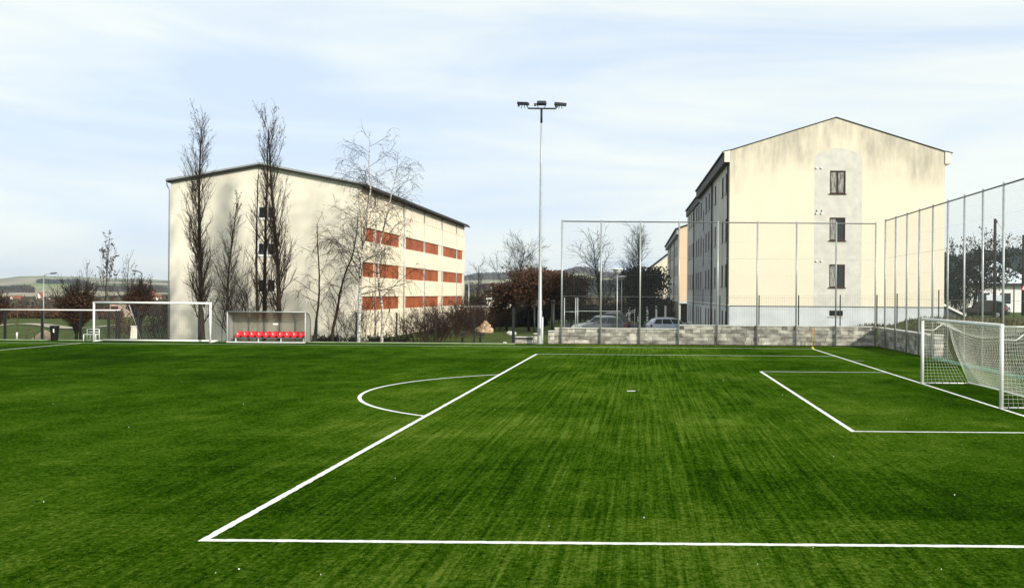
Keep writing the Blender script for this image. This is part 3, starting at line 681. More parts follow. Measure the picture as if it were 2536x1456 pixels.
for (p, q) in zip(prof_lo, prof_lo[1:]): mb.hexa([(p[0], dL - e - .06, p[1] + .10), (q[0], dL - e - .06, q[1] + .13), (q[0], dL - e - .004, q[1] + .13), (p[0], dL - e - .004, p[1] + .13),
                                                  (p[0], dL - e - .06, p[1] + .25), (q[0], dL - e - .06, q[1] + .25), (q[0], dL - e - .004, q[1] + .25), (p[0], dL - e - .004, p[1] + .25)])
mb.build('verge_trim', M['galv'], B, org)
mb = MB(); mb.tube([(xb + .06, dL - .4, rp_(xb) - .02), (xb + .06, dend + .4, rp_(xb) - .02)], .09, 8); mb.build('gutter', M['roofdark'], B, org)
mb = MB(); mb.box((xr + .18, dL + .02, z_eR - .22), (xr + .34, dend - .02, z_eR - .16)); mb.build('soffit_trim', M['roofdark'], B, org)
mb = MB(); mb.tube([(xa, dL - .25, rp_(xa) - .04), (xa + .03, dL - .15, rp_(xa) - .3), (xl - .04, dL - .1, rp_(xl) - .55), (xl - .06, dL - .1, zb)], .05, 6); mb.build('drainpipe', M['galv'], B, org)

# ------------------------------------------------------------------ apartment blocks on the other side
dR = 74.0
M['yellow'] = render_mat('yellow_render', (.75, .69, .545), (.715, .655, .52), (.35, .325, .27), D(2071, 410, dR).z, D(2071, 312, dR).z, XD(2071, dR) - XD(1805, dR), .31)
M['greypaint'] = mat('grey_paint', (.60, .59, .535), .9, .12, 1.5, spec=.15, bump=.1)
M['plinth'] = mat('plinth_render', (.56, .60, .62), .9, .12, .8, bump=.15, bscale=22)
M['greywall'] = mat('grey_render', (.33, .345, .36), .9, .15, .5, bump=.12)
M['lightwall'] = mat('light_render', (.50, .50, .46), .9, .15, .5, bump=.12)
dR = 74.0; SK = .0207                       # the block stands slightly skewed to the pitch
gx0, gx1 = XD(1805, dR), XD(2338, dR); zg = 0.0
gy = lambda y, px=1900: D(px, y, dR).z
z_e = D(1806, 402, dR).z; z_vL = D(1808, 374, dR).z; z_vR = D(2338, 377, dR).z; rd = D(2071, 292, dR)
org = Vector((gx0, dR, TZ(gx0, dR)))
A = thing('apartment_block', 'yellow-rendered apartment block with stained gable and grey painted window panel', 'building', org)
zp = D(1900, 757, dR).z; Wg = gx1 - gx0
gw = [(XD(2053, dR) - gx0, XD(2092, dR) - gx0, D(2072, b_, dR).z, D(2072, t, dR).z) for t, b_ in ((423, 480), (539, 596), (655, 712))]
mb = MB(); zt = z_vL
Pg = wall(mb, (gx0, dR, 0), (1, 0, 0), Wg, zp, zt, gw, .16, (0, -1, 0))
mb.poly([(gx0, dR, zt), (gx1, dR, zt), (gx1, dR, z_vR), (rd.x, dR, rd.z)])
dE = 122.0; xE = gx0 - SK * (dE - dR)
mb.poly([(gx1, dR, zp), (gx1, dE, zp), (gx1, dE, zt), (gx1, dR, zt)])
mb.poly([(xE, dE, zp), (gx1, dE, zp), (gx1, dE, z_vR), (rd.x, dE, rd.z), (xE, dE, zt)])
mb.build('gable_wall', M['yellow'], A, org)
ph = [(XD(2054, dR) - gx0, XD(2088, dR) - gx0, D(2070, 783, dR).z, D(2070, 769, dR).z)]
mb = MB(); Pp = wall(mb, (gx0, dR + .03, 0), (1, 0, 0), Wg, -.3, zp - .03, ph, .16, (0, -1, 0)); mb.poly([(gx1, dR + .03, -.3), (gx1, dE, -.3), (gx1, dE, zp), (gx1, dR + .03, zp)])
mb.build('plinth', M['plinth'], A, org)
mb = MB(); mb.box((gx0 - .02, dR - .05, zp - .03), (gx1 + .02, dR + .029, zp - .003)); mb.build('plinth_ledge', M['galv_dark'], A, org)
for i, h in enumerate(gw): window(A, org, Pg, h, .14, M['frame_brown'], M['glass'] if i else M['glass_c'], 1, M['frame_brown'], .085, gm2=M['glass_c'])
window(A, org, Pp, ph[0], .14, M['frame_brown'], M['glass'], 0, M['white'], .06)
# painted grey field round the windows, arched at the top, a skin 4 mm proud with openings
u0, u1 = XD(2015, dR) - gx0, XD(2133, dR) - gx0; zs_ = D(2015, 388, dR).z; za = D(2072, 367, dR).z
mb = MB()
us = [u0, gw[0][0], gw[0][1], u1]; zz = [zp]
hz = sorted([(h[2], h[3]) for h in gw]); edges = [zp] + [v for h in hz for v in h] + [zs_]
for i in range(3):
    for j in range(len(edges) - 1):
        if i == 1 and j % 2 == 1: continue
        a, b_, c, d = us[i], us[i + 1], edges[j], edges[j + 1]; mb.poly([Pg(a, c, -.004), Pg(b_, c, -.004), Pg(b_, d, -.004), Pg(a, d, -.004)])
top = [Pg(lerp(u0, u1, i / 24), zs_ + (za - zs_) * math.sin(PI * i / 24) ** .8, -.004) for i in range(25)]
mb.poly([Pg(u0, zs_, -.004), Pg(u1, zs_, -.004)] + list(reversed(top[1:-1]))); mb.build('painted_panel', M['greypaint'], A, org)
for y in (417, 529, 647):
    for px in (2021.5, 2034):
        c = D(px, y, dR); mb = MB(); r = .085
        rings = []
        for i in range(5):
            a = PI / 2 * i / 4; rings.append([(c.x + r * math.cos(a) * math.cos(t * PI / 5), dR - .005 - .12 * math.sin(a), c.z + r * math.cos(a) * math.sin(t * PI / 5)) for t in range(11)])
        mb.grid(rings); mb.build('vent_cowl', M['white'], A, org)
        if y == 529:
            mb = MB(); mb.poly([(c.x - .06, dR - .007, c.z + .05), (c.x + .06, dR - .007, c.z + .05), (c.x + .07, dR - .007, c.z + .2), (c.x + .02, dR - .007, c.z + .32), (c.x - .05, dR - .007, c.z + .22)]); mb.build('soot_mark', M['galv_dark'], A, org)
# long side wall
def side_facade(A, org, x0, d0, d1, skew, zbase, zpl, ztop, cols, rowz, stair, m_pl, zones, plinth_cols, pipes, ww=1.15):
    Ln = d1 - d0; U = Vector((-skew, 1, 0)); Nn = Vector((-1, -skew, 0)).normalized()
    for (a, b_, mm) in zones:
        hs = [(c - ww / 2 - a, c + ww / 2 - a, z0, z1) for c in cols if a < c < b_ for z0, z1 in rowz] + [(c - .45 - a, c + .45 - a, z0, z1) for c, z0, z1 in stair if a < c < b_]
        mb = MB(); O = Vector((x0, d0, 0)) + U * a; Pz = wall(mb, O, U, b_ - a, zpl, ztop, hs, .10, Nn); mb.build('side_wall', mm, A, org)
        for h in hs: window(A, org, Pz, h, .05, M['frame_brown'], M['glass_dull'], 1, M['galv_dark'], .05)
    mb = MB(); hs = [(c - ww / 2, c + ww / 2, zbase + .2, zpl - .45) for c in plinth_cols]
    Pz = wall(mb, Vector((x0, d0, 0)) + Nn * -.03, U, Ln, zbase - .4, zpl - .03, hs, .2, Nn); mb.build('plinth', m_pl, A, org)
    for h in hs: window(A, org, Pz, h, .09, M['frame_brown'], M['glass_dull'], 1, None, .07)
    mb = MB(); slab(mb, Pz, 0, Ln, zpl - .03, zpl + .05, -.10, .03); mb.build('plinth_ledge', M['white'], A, org)
    for c in pipes:
        mb = MB(); q = Vector((x0, d0, 0)) + U * c + Nn * .11; mb.tube([q + Vector((0, 0, zbase)), q + Vector((0, 0, ztop))], .065, 8); mb.build('drainpipe', M['dark'], A, org)
dpx = lambda px: (gx0 + SK * dR) / ((px - 1591) / F + SK) - dR
rz_ = [(D(1797, b_, 76.5).z, D(1797, t, 76.5).z) for t, b_ in ((655, 709), (542, 597), (430, 480))]
cols = [dpx(p) for p in (1797, 1788, 1770, 1761.7, 1754.5, 1747.3, 1735, 1729.3, 1724, 1715, 1710.5, 1706)]
st = dpx(1740.8); stair = [(st, rz_[0][0] - 1.55, rz_[0][0] - .1), (st, rz_[0][1] + .55, rz_[1][1] - .35), (st, rz_[1][1] + .55, rz_[2][0] + .6)]
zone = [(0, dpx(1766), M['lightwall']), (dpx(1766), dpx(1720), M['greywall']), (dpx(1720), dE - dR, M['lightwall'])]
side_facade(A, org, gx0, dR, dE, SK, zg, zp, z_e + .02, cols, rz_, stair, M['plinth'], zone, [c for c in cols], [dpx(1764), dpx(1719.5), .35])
# roof, verge line and boxed eaves
mb = MB(); dm = 102.3
def roofpiece(y0, y1, dz, sk0, nm):
    xA, xB = gx0 - .05 - SK * (y0 - dR), gx1 + .05
    lo0 = [(xA + sk0, y0, z_vL + dz), (rd.x, y0, rd.z + dz), (xB, y0, z_vR + dz)]; lo1 = [(xA + sk0 - SK * (y1 - y0), y1, z_vL + dz), (rd.x, y1, rd.z + dz), (xB, y1, z_vR + dz)]
    mb = MB()
    up = lambda p: (p[0], p[1], p[2] + .07)
    for i in range(2):
        mb.hexa([lo0[i], lo0[i + 1], lo1[i + 1], lo1[i], up(lo0[i]), up(lo0[i + 1]), up(lo1[i + 1]), up(lo1[i])])
    mb.build('roof', M['roofdark'], A, org)
    for sd in (0, 1):
        bx = MB()
        if sd == 0:
            q = [((gx0 - SK * (y - dR)) + sk0, y) for y in (y0 - .02, y1)]
            pr = lambda x: [(x + .003, z_e + dz), (x - .42, z_e + dz), (x - .42, z_vL + dz - .12), (x - .52, z_vL + dz - .16), (x - .52, z_vL + dz - .10), (x + .003, z_vL + dz + .03)]
        else:
            q = [(gx1, y0 - .02), (gx1, y1)]
            pr = lambda x: [(x - .003, z_e + dz), (x + .42, z_e + dz), (x + .42, z_vR + dz - .12), (x + .52, z_vR + dz - .17), (x + .52, z_vR + dz - .10), (x - .003, z_vR + dz + .02)]
        (xa_, ya), (xb_, yb) = q; Pa = [(x, ya, z) for x, z in pr(xa_)]; Pb = [(x, yb, z) for x, z in pr(xb_)]; n = 6
        for i in range(n): bx.poly([Pa[i], Pa[(i + 1) % n], Pb[(i + 1) % n], Pb[i]])
        bx.build('eaves_box', M['yellow_eaves'] if sd else M['eaves_shade'], A, org)
        for Q in (Pa, Pb):
            ec = MB(); ec.poly(Q); ec.build('eaves_end', M['yellow_eaves'], A, org)
        ed = MB(); s_ = -1 if sd == 0 else 1; zt_ = (z_vL if sd == 0 else z_vR) + dz
        ed.hexa([(xa_ + s_ * .02, ya - .03, zt_ + .03), (xa_ + s_ * .56, ya - .03, zt_ - .10), (xb_ + s_ * .56, yb, zt_ - .10), (xb_ + s_ * .02, yb, zt_ + .03),
                 (xa_ + s_ * .02, ya - .03, zt_ + .09), (xa_ + s_ * .56, ya - .03, zt_ - .04), (xb_ + s_ * .56, yb, zt_ - .04), (xb_ + s_ * .02, yb, zt_ + .09)]); ed.build('gutter', M['roofdark'], A, org)
M['yellow_eaves'] = M['cream']; M['eaves_shade'] = mat('shaded_eaves', (.10, .10, .105), .8, .2, 2)  # dark grey paints in the shade on the left eaves' long side
roofpiece(dR - .06, dm, 0, 0, 'near'); roofpiece(dm + .05, dE + .3, -.35, .25, 'far')

# the next block in the row
d2 = 143.0; org2x = XD(1682.5, d2); zE2 = D(1682, 575, d2).z; org2 = Vector((org2x, d2, -.2)); dE2 = 196.0
A2_ = thing('apartment_block', 'peach-gabled apartment block standing behind the yellow one', 'building', org2)
M['peach'] = render_mat('peach_render', (.74, .56, .38), (.68, .52, .36)); M['beige'] = mat('beige_render', (.50, .45, .37), .9, .12, .5)
mb = MB(); x2b = org2x + 15; zr2 = zE2 + 3.2
mb.poly([(org2x, d2, 2.4), (x2b, d2, 2.4), (x2b, d2, zE2 + .8), ((org2x + x2b) / 2, d2, zr2), (org2x, d2, zE2 + .8)]); mb.poly([(x2b, d2, -1), (x2b, dE2, -1), (x2b, dE2, zE2), (x2b, d2, zE2)]); mb.build('gable_wall', M['peach'], A2_, org2)
mb = MB(); mb.poly([(org2x, d2 + .02, -1), (x2b, d2 + .02, -1), (x2b, d2 + .02, 2.38), (org2x, d2 + .02, 2.38)]); mb.build('plinth', M['plinth'], A2_, org2)
c2 = [2.5, 6, 12, 15.5, 19, 25, 28.5, 32, 38, 41.5, 45, 50]; r2 = [(3.4 + 3.05 * i, 4.9 + 3.05 * i) for i in range(3)]
side_facade(A2_, org2, org2x, d2, dE2, .008, -.4, 2.4, zE2, c2, r2, [(22, 5, 6.8), (22, 8, 9.8)], mat('brown_plinth', (.24, .19, .14), .9, .2, .6), [(0, 18, M['beige']), (18, 36, M['lightwall']), (36, 53, M['beige'])], [6, 15, 28, 41], [17.5, 35.5, .4], 1.3)
mb = MB(); mb.hexa([(org2x - .7, d2 - .2, zE2 + .3), ((org2x + x2b) / 2, d2 - .2, zr2 + .02), ((org2x + x2b) / 2, dE2, zr2 + .02), (org2x - 1.1, dE2, zE2 + .3), (org2x - .7, d2 - .2, zE2 + .55), ((org2x + x2b) / 2, d2 - .2, zr2 + .2), ((org2x + x2b) / 2, dE2, zr2 + .2), (org2x - 1.1, dE2, zE2 + .55)]); mb.build('roof', M['roofdark'], A2_, org2)
mb = MB(); mb.hexa([(org2x - .5, d2 + .0, zE2 - .3), (org2x - .003, d2 + .0, zE2 - .3), (org2x - .45, dE2, zE2 - .3), (org2x - .9, dE2, zE2 - .3), (org2x - .5, d2, zE2 + .29), (org2x - .003, d2, zE2 + .29), (org2x - .45, dE2, zE2 + .29), (org2x - .9, dE2, zE2 + .29)]); mb.build('eaves_box', M['greywall'], A2_, org2)
# gabled house beyond it
d3 = 206.0; h0, h1 = XD(1606, d3), XD(1660, d3); org3 = Vector((h0, d3, -1)); xm = XD(1675, d3)
H3 = thing('gabled_house', 'pale gabled house half hidden by the dark evergreen', 'house', org3)
ze3 = D(1606, 668, d3).z; zr3 = D(1652, 637, d3).z
mb = MB(); hh3 = [(XD(1629, d3) - h0, XD(1640, d3) - h0, D(1634, 704, d3).z, D(1634, 687, d3).z)]
P3 = wall(mb, (h0, d3, 0), (1, 0, 0), xm - h0, -3, ze3, hh3, .2, (0, -1, 0)); mb.poly([(h0, d3, ze3), (xm, d3, ze3), (xm, d3, zr3 + 2), (XD(1652, d3), d3, zr3)]); mb.poly([(h0, d3, -3), (h0, d3 + 12, -3), (h0, d3 + 12, ze3), (h0, d3, ze3)]); mb.build('wall', M['yellow'], H3, org3)
window(H3, org3, P3, hh3[0], .18, M['frame_brown'], M['glass'], 0)
mb = MB(); a_, b_ = Vector((h0 - .5, d3 - .3, ze3 - .25)), Vector((xm, d3 - .3, zr3 + 2.1)); mb.hexa([a_, b_, b_ + Vector((0, 12, 0)), a_ + Vector((0, 12, 0)), a_ + Vector((0, 0, .3)), b_ + Vector((0, 0, .3)), b_ + Vector((0, 12, .3)), a_ + Vector((0, 12, .3))]); mb.build('roof', M['roofdark'], H3, org3)

# ------------------------------------------------------------------ ball-stop fences
def ball_fence(label, pts, hgt, name='ball_stop_fence', cell=.11):
    root = thing(name, label, 'fence', pts[0], 'ball-stop fences'); org = pts[0]
    for p in pts:
        mb = MB(); mb.tube([(p.x, p.y, p.z - .2), (p.x, p.y, p.z + hgt + .04)], .055, 8); mb.build('post', M['galv'], root, org)
    a, b = pts[0], pts[-1]; Z = Vector((0, 0, 1))
    mb = MB(); mb.tube([a + Z * (hgt - .06), b + Z * (hgt - .06)], .038, 8); mb.build('top_rail', M['galv_dark'], root, org)
    n = MB(); Ln = (b - a).length; off = Vector((0, 0, 0)) + (b - a).normalized().cross(Z) * .055
    nx = int(Ln / cell); nz_ = int((hgt - .3) / cell); r = .0016
    for i in range(nx + 1):
        p = a.lerp(b, i / nx) + off; n.tube([p + Z * .15, p + Z * (hgt - .1)], r, 3, False, False)
    for j in range(nz_ + 1):
        z = lerp(.15, hgt - .1, j / nz_); sag = .03
        n.tube([a.lerp(b, k / 24) + off + Z * (z - sag * abs(math.sin(k * 1.3))) for k in range(25)], r * (1.1 if j % 20 else 2.2), 3, False, False)
    n.build('net', M['net'], root, org)
    mb = MB()
    for z in (hgt * .385, hgt * .70): mb.tube([a + Z * z + off * 1.2, b + Z * z + off * 1.2], .006, 4, False)
    mb.build('tension_wire', M['galv'], root, org)
    return root
dF = 64.9; HF = D(1780, 549, dF).z
bp = [Vector((XD(p, dF), dF, 0)) for p in (1391, 1488, 1585, 1681, 1777, 1875, 1972, 2070)] + [Vector((XD(2168, dF), dF, 0))]
ball_fence('tall ball-stop net fence running along the block wall before the apartment block', bp, HF)
FXs = bp[-1].x
sp_d = [dF - .02 - 2.55 * i for i in range(1, 17)]
root = ball_fence('tall ball-stop net fence behind the netted goal, running back to the corner', [Vector((FXs, d, 0)) for d in sp_d], HF)
mb = MB(); y = 24.5; cc = random.Random(8)
R1, R2, R3 = [], [], []
while y < 52:
    R1.append((FXs - .16 - cc.uniform(0, .08), y, .015)); R2.append((FXs - .14 + cc.uniform(-.02, .02), y, .10 + cc.uniform(0, .05))); R3.append((FXs - .05, y, .11 + cc.uniform(0, .05))); y += .5
mb.grid([R1, R2, R3]); o_ = mb.build('ground_sheet', mat('mint_sheet', (.10, .30, .17), .7, .3, 2), root, Vector((FXs, sp_d[0], 0)))

# low dark mesh fences
def mesh_fence(name, label, pts, h, mesh_h=None, posts=None, rail=None, cell=.16, pr=.035, wire=.0025, group='low dark mesh fences', railmat='white'):
    org = pts[0]; root = thing(name, label, 'fence', org, group); Z = Vector((0, 0, 1))
    for p in (posts or pts):
        mb = MB(); mb.box((p.x - pr, p.y - pr, p.z - .2), (p.x + pr, p.y + pr, p.z + h)); mb.build('post', M['dark'], root, org)
    n = MB(); mh = mesh_h or h
    for p, q in zip(pts, pts[1:]):
        k = int((q - p).length / cell)
        for i in range(k): s = p.lerp(q, i / k) + Vector((0, -.04, 0)); n.tube([s + Z * .05, s + Z * mh], wire, 3, False, False)
        for j in range(int(mh / cell) + 1): z = min(mh, .05 + j * cell); n.tube([p + Vector((0, -.04, z)), q + Vector((0, -.04, z))], wire, 3, False, False)
    n.build('mesh', M['dark'], root, org)
    if rail:
        mb = MB(); mb.tube(rail, .042, 8); mb.build('rail', M[railmat], root, org)
    return root
dm_ = 67.0; lp_ = [(1783, 810, 732), (1880, 808, 731), (1978, 808, 731), (2081, 803, 730), (2172, 800, 730), (2222, 798, 727), (2325, 792, 718), (2423, 770, 710), (2511, 768, 701), (2610, 765, 695)]
pts = [Vector((XD(p, dm_), dm_, D(p, t, dm_).z - 2.15)) for p, b_, t in lp_]
mesh_fence('mesh_fence', 'low mesh fence on dark posts between the block wall and the apartment block', pts, 2.15)
dk = 64.25
fx = [-60, 13, 105, 200, 270]
pts = [Vector((XD(p, dk), dk, 0)) for p in fx]
mesh_fence('mesh_fence', 'low mesh fence with a white top rail at the far edge of the turf', pts, D(105, 769, dk).z, rail=[Vector((XD(-70, dk), dk, D(13, 768, dk).z + .02)), Vector((XD(298, dk), dk, D(290, 769, dk).z + .02))], pr=.06)
pts = [Vector((XD(p, dk), dk, 0)) for p in (289, 296, 343, 395, 493, 590, 688, 785, 883, 983, 1079, 1175, 1270)]
root = mesh_fence('mesh_fence', 'low mesh fence on dark posts running behind the unused goal, dugout and birches', pts, 2.0, posts=pts[:-1], pr=.045)
b = Vector((XD(1272, dk), dk, 0)); mb = MB(); mb.box((b.x - .09, b.y - .09, -.1), (b.x + .09, b.y + .09, 2.35)); mb.build('end_post', M['dark'], root, pts[0])

# ------------------------------------------------------------------ concrete block walls
M['block'] = mat('split_face_block', (.66, .64, .55), .95, 0, 1.6, c2=(.22, .21, .18), bump=.9, bscale=14, island=.5, spec=.1, detail=7, stretch=(1, 1, 2))
M['mortar'] = mat('mortar', (.10, .10, .09), .95, .3, 5)
M['coping'] = mat('coping_stone', (.62, .61, .56), .9, .2, 3, bump=.3)
def block_wall(label, a, b, h, seed, T=.3, pillars=(), name='block_wall', coping=True, step=None):
    rng = random.Random(seed); a = Vector(a); b = Vector(b); Ln = (b - a).length; U = (b - a).normalized(); V = Vector((-U.y, U.x, 0)); root = thing(name, label, 'wall', a, 'concrete block walls'); mb = MB(); co = MB(); core = MB()
    def bx(m, u0, u1, v0, v1, z0, z1, j=0):
        P = []
        for z in (z0, z1):
            for (u, v) in ((u0, v0), (u1, v0), (u1, v1), (u0, v1)): P.append(a + U * u + V * v + Vector((rng.uniform(-j, j), rng.uniform(-j, j), z)))
        m.hexa(P)
    hs = lambda u: h if not step or u < step[0] else step[1]
    z = 0; row = 0; rh = .25
    hm = max(h, step[1]) if step else h
    while z < hm - .1:
        u = -rng.choice((0, .15, .25, .4))
        while u < Ln:
            w_ = rng.choice((.5, .5, .75, .35, 1.0)); u0, u1 = max(0, u), min(Ln, u + w_)
            if u1 - u0 > .04 and z + rh <= hs((u0 + u1) / 2) + .06:
                bx(mb, u0 + .010, u1 - .010, rng.uniform(-.02, .012), T + rng.uniform(-.01, .012), z + .009, z + rh - .009, .010)
            u += w_
        z += rh; row += 1
    segs_ = [(0, Ln, h)] if not step else [(0, step[0], h), (step[0] + .01, Ln, step[1])]
    for (u0, u1, hh) in segs_:
        bx(core, u0 + .03, u1 - .03, .03, T - .03, -.2, hh - .02)
        if coping:
            u = u0
            while u < u1 - .05:
                e_ = min(u1, u + 1.0); bx(co, u + .004, e_ - .004, -.05, T + .05, hh + .002, hh + .062, .002); u = e_
    mb.build('blockwork', M['block'], root, a); core.build('mortar_core', M['mortar'], root, a)
    if coping: co.build('coping', M['coping'], root, a)
    return root
dW = 65.02
wz1 = D(1500, 816, dW).z; wz2 = D(1900, 808.5, dW).z
wa, wb = Vector((XD(1374, dW), dW, 0)), Vector((FXs + .1, dW, 0))
block_wall('long pale concrete block wall stepping up under the ball-stop fence', wa, wb, 1.0, 1, step=(XD(1683, dW) - wa.x, 1.25))
leg_end = G(2262, 884).y
block_wall('short return of the block wall in the shade of the corner, behind the fence poles', Vector((FXs + .45, leg_end, 0)), Vector((FXs + .45, dW - .02, 0)), 1.2, 2)
p_ = Vector((FXs + .35, leg_end - .46, 0)); block_wall('pale block pillar ending the short return wall', p_, p_ + Vector((.52, 0, 0)), 1.2, 3, T=.4, name='block_pillar')
block_wall('low block wall stub beside the thick dark fence post', Vector((XD(1277, 64.6), 64.6, 0)), Vector((XD(1320, 64.6), 64.6, 0)), .4, 4)
p_ = Vector((XD(1358, 64.7), 64.7, 0)); block_wall('block pillar between the mast and the first ball-stop pole', p_, p_ + Vector((.42, 0, 0)), .8, 5, T=.4, name='block_pillar')
p_ = Vector((XD(1321, 65.1), 65.1, 0)); block_wall('small block pier immediately left of the mast foot', p_, p_ + Vector((.42, 0, 0)), .6, 6, T=.4, name='block_pillar')

# ------------------------------------------------------------------ floodlight mast
dM = 63.9; b = Vector((XD(1337.5, dM), dM, 0)); topz = D(1337.5, 271, dM).z; s_ = dM / F
T = thing('floodlight_mast', 'tall tapered steel floodlight mast at the far edge of the turf', 'floodlight mast', b)
def seg(n, z0, z1, r0, r1):
    mb = MB(); mb.tube([b + Vector((0, 0, z0)), b + Vector((0, 0, z1))], [r0, r1], 14); return mb.build(n, M['galv'], T, b)
mb = MB(); zz = [0, .02, 2.2, 2.25, topz * .45, topz * .75, topz]; rr_ = [.16, .16, .145, .13, .095, .07, .05]
mb.tube([b + Vector((0, 0, z)) for z in zz], rr_, 14); pole = mb.build('pole', M['galv'], T, b)
mb = MB(); mb.box((b.x - .24, b.y - .24, 0.0), (b.x + .24, b.y + .24, .05)); mb.build('base_plate', M['galv_dark'], T, b)
mb = MB(); mb.box((b.x - .07, b.y - .155, .6), (b.x + .07, b.y - .1, 1.05)); mb.build('hatch', M['galv_dark'], T, b)
mb = MB(); mb.tube([b + Vector((0, 0, topz - .9)), b + Vector((0, 0, topz))], .075, 10); mb.build('collar', M['dark'], T, b)
mb = MB(); ax0, ax1 = XD(1304, dM), XD(1373, dM); mb.box((ax0, b.y - .045, topz), (ax1, b.y + .045, topz + .09)); mb.build('crossarm', M['dark'], T, b)
def lamp(cx_, w_, h_, tilt, yaw, rise, side):
    root_c = Vector((cx_, b.y, topz + rise)); Rm = Matrix.Rotation(yaw, 3, 'Z') @ Matrix.Rotation(tilt, 3, 'X')
    mb = MB(); prof_ = [(-w_ / 2, -.06), (w_ / 2, -.06), (w_ / 2 * .85, .10), (-w_ / 2 * .85, .10)]
    P = []
    for (k, q) in ((-h_ / 2, 1.0), (h_ / 2, 1.0)):
        P.append([root_c + Rm @ Vector((x, k, z)) for x, z in prof_])
    for i in range(4): mb.poly([P[0][i], P[0][(i + 1) % 4], P[1][(i + 1) % 4], P[1][i]])
    mb.poly(list(reversed(P[0]))); mb.poly(P[1]); o = mb.build('floodlight', M['black'], T, b)
    mb = MB(); mb.poly([root_c + Rm @ Vector(v) for v in ((-w_ * .45, -h_ * .45, -.066), (w_ * .45, -h_ * .45, -.066), (w_ * .45, h_ * .45, -.066), (-w_ * .45, h_ * .45, -.066))]); mb.build('lens', M['galv'], o, b)
    mb = MB()
    for s in (-1, 1): mb.tube([Vector((cx_ + side * .0 + s * w_ * .28, b.y, topz + .05)), root_c + Rm @ Vector((s * w_ / 2, 0, 0))], .022, 6)
    mb.box((root_c.x - w_ / 2 - .14, b.y - .06, root_c.z - .18), (root_c.x - w_ / 2 - .03, b.y + .06, root_c.z)); mb.build('bracket', M['black'], o, b)
lamp(XD(1337, dM), .66, .42, math.radians(35), 0, .38, 0)
lamp(XD(1292, dM), .42, .72, math.radians(4), math.radians(80), .34, -1)
lamp(XD(1384, dM), .42, .78, math.radians(-3), math.radians(-80), .32, 1)
mb = MB(); mb.tube([(ax0 + .02, b.y, topz + .05), (XD(1300, dM), b.y, topz + .30)], .035, 6); mb.tube([(ax1 - .02, b.y, topz + .05), (XD(1381, dM), b.y, topz + .28)], .035, 6); mb.build('outrigger', M['dark'], T, b)
p_ = Vector((XD(1344, 64.4), 64.4, 0)); t_ = thing('marker_post', 'short white pipe post standing beside the mast', 'post', p_)
mb = MB(); mb.tube([p_, p_ + Vector((0, 0, 1.75))], .05, 8); mb.build('tube', M['white'], t_, p_); mb = MB(); mb.tube([p_ + Vector((0, 0, 1.75)), p_ + Vector((0, 0, 1.8))], [.062, .05], 8); mb.build('cap', M['galv'], t_, p_)
for px, d, t, b0, r, lab in ((1370, 66.2, 742, .0, .12, 'thick dark post behind the block pillar'), (1324, 66.5, 752, 0, .06, 'slim dark post left of the mast')):
    p_ = Vector((XD(px, d), d, TZ(XD(px, d), d))); zt_ = D(px, t, d).z; t_ = thing('dark_post', lab, 'post', p_)
    mb = MB(); mb.tube([p_, Vector((p_.x, p_.y, zt_ - .2))], r, 8); mb.build('shaft', M['dark'], t_, p_); mb = MB(); mb.tube([Vector((p_.x, p_.y, zt_ - .2)), Vector((p_.x, p_.y, zt_))], [r * 1.3, r * .9], 8); mb.build('cap', M['black'], t_, p_)

# ------------------------------------------------------------------ goals
def net_patch(mb, S_, nu, nv, r=.0035, fine=1):
    for i in range(nu + 1): mb.tube([S_(i / nu, j / (nv * fine)) for j in range(nv * fine + 1)], r, 3, False, False)
    for j in range(nv + 1): mb.tube([S_(i / nu, j / nv) for i in range(nu + 1)], r, 3, False, False)
gA, gB = Vector((gl_x, G(2292, 950).y, 0)), Vector((gl_x, G(2469, 1012).y, 0))      # far and near post
g = thing('football_goal', 'white football goal with a hanging net on the goal line', 'goal', (gA + gB) / 2, 'football goals'); org = (gA + gB) / 2
GH = 2.46
for p in (gA, gB): mb = MB(); mb.tube([p, p + Vector((0, 0, GH))], .06, 16); mb.build('post', M['white'], g, org)
mb = MB(); mb.tube([gA + Vector((0, .06, GH)), gB + Vector((0, -.06, GH))], .06, 16); mb.build('crossbar', M['white'], g, org)
TD, BD = .95, 1.75
for p in (gA, gB):
    mb = MB(); mb.tube([p + Vector((.05, 0, GH - .03)), p + Vector((TD, 0, GH - .02))], .018, 8); mb.build('top_stanchion', M['white'], g, org)
    mb = MB(); mb.tube([p + Vector((.05, 0, GH - .42)), p + Vector((.42, 0, GH - .43)), p + Vector((TD, 0, GH - .05))], .018, 8); mb.build('stanchion_brace', M['white'], g, org)
    mb = MB(); mb.tube([p + Vector((.06, 0, .03)), p + Vector((BD, 0, .03))], .025, 8); mb.build('base_bar', M['white'], g, org)
gu = lambda u: gA.lerp(gB, u)
def sag(u): return math.sin(PI * u) ** .8
def top_back(u): return gu(u) + Vector((TD - .12 * sag(u), 0, GH - .03 - .52 * sag(u)))
def roof_s(u, v): a = gu(u) + Vector((.05, 0, GH)); q = a.lerp(top_back(u), v); q.z -= .10 * math.sin(PI * v) * sag(u); return q
def back_s(u, v):
    a = top_back(u); c = gu(u) + Vector((BD - .25 * sag(u), 0, .05 + .10 * sag(u))); q = a.lerp(c, v); q.x -= .62 * math.sin(PI * v ** .8) * sag(u) ** .5 * .55 ; return q
n = MB(); net_patch(n, roof_s, 61, 7); net_patch(n, back_s, 61, 21)
def side_s(p, sgn):
    def f(u, v):
        xt = lerp(.05, TD, u); a = p + Vector((xt, 0, GH - .03)); xb = lerp(.07, BD - .05, u); c = p + Vector((xb, sgn * .0, .05)); q = a.lerp(c, v)
        q.y += sgn * .14 * math.sin(PI * v) * math.sin(PI * min(1, u)); q.x -= .30 * u * math.sin(PI * v ** .8); return q
    return f
net_patch(n, side_s(gA, -1), 11, 20); net_patch(n, side_s(gB, -1), 11, 20)
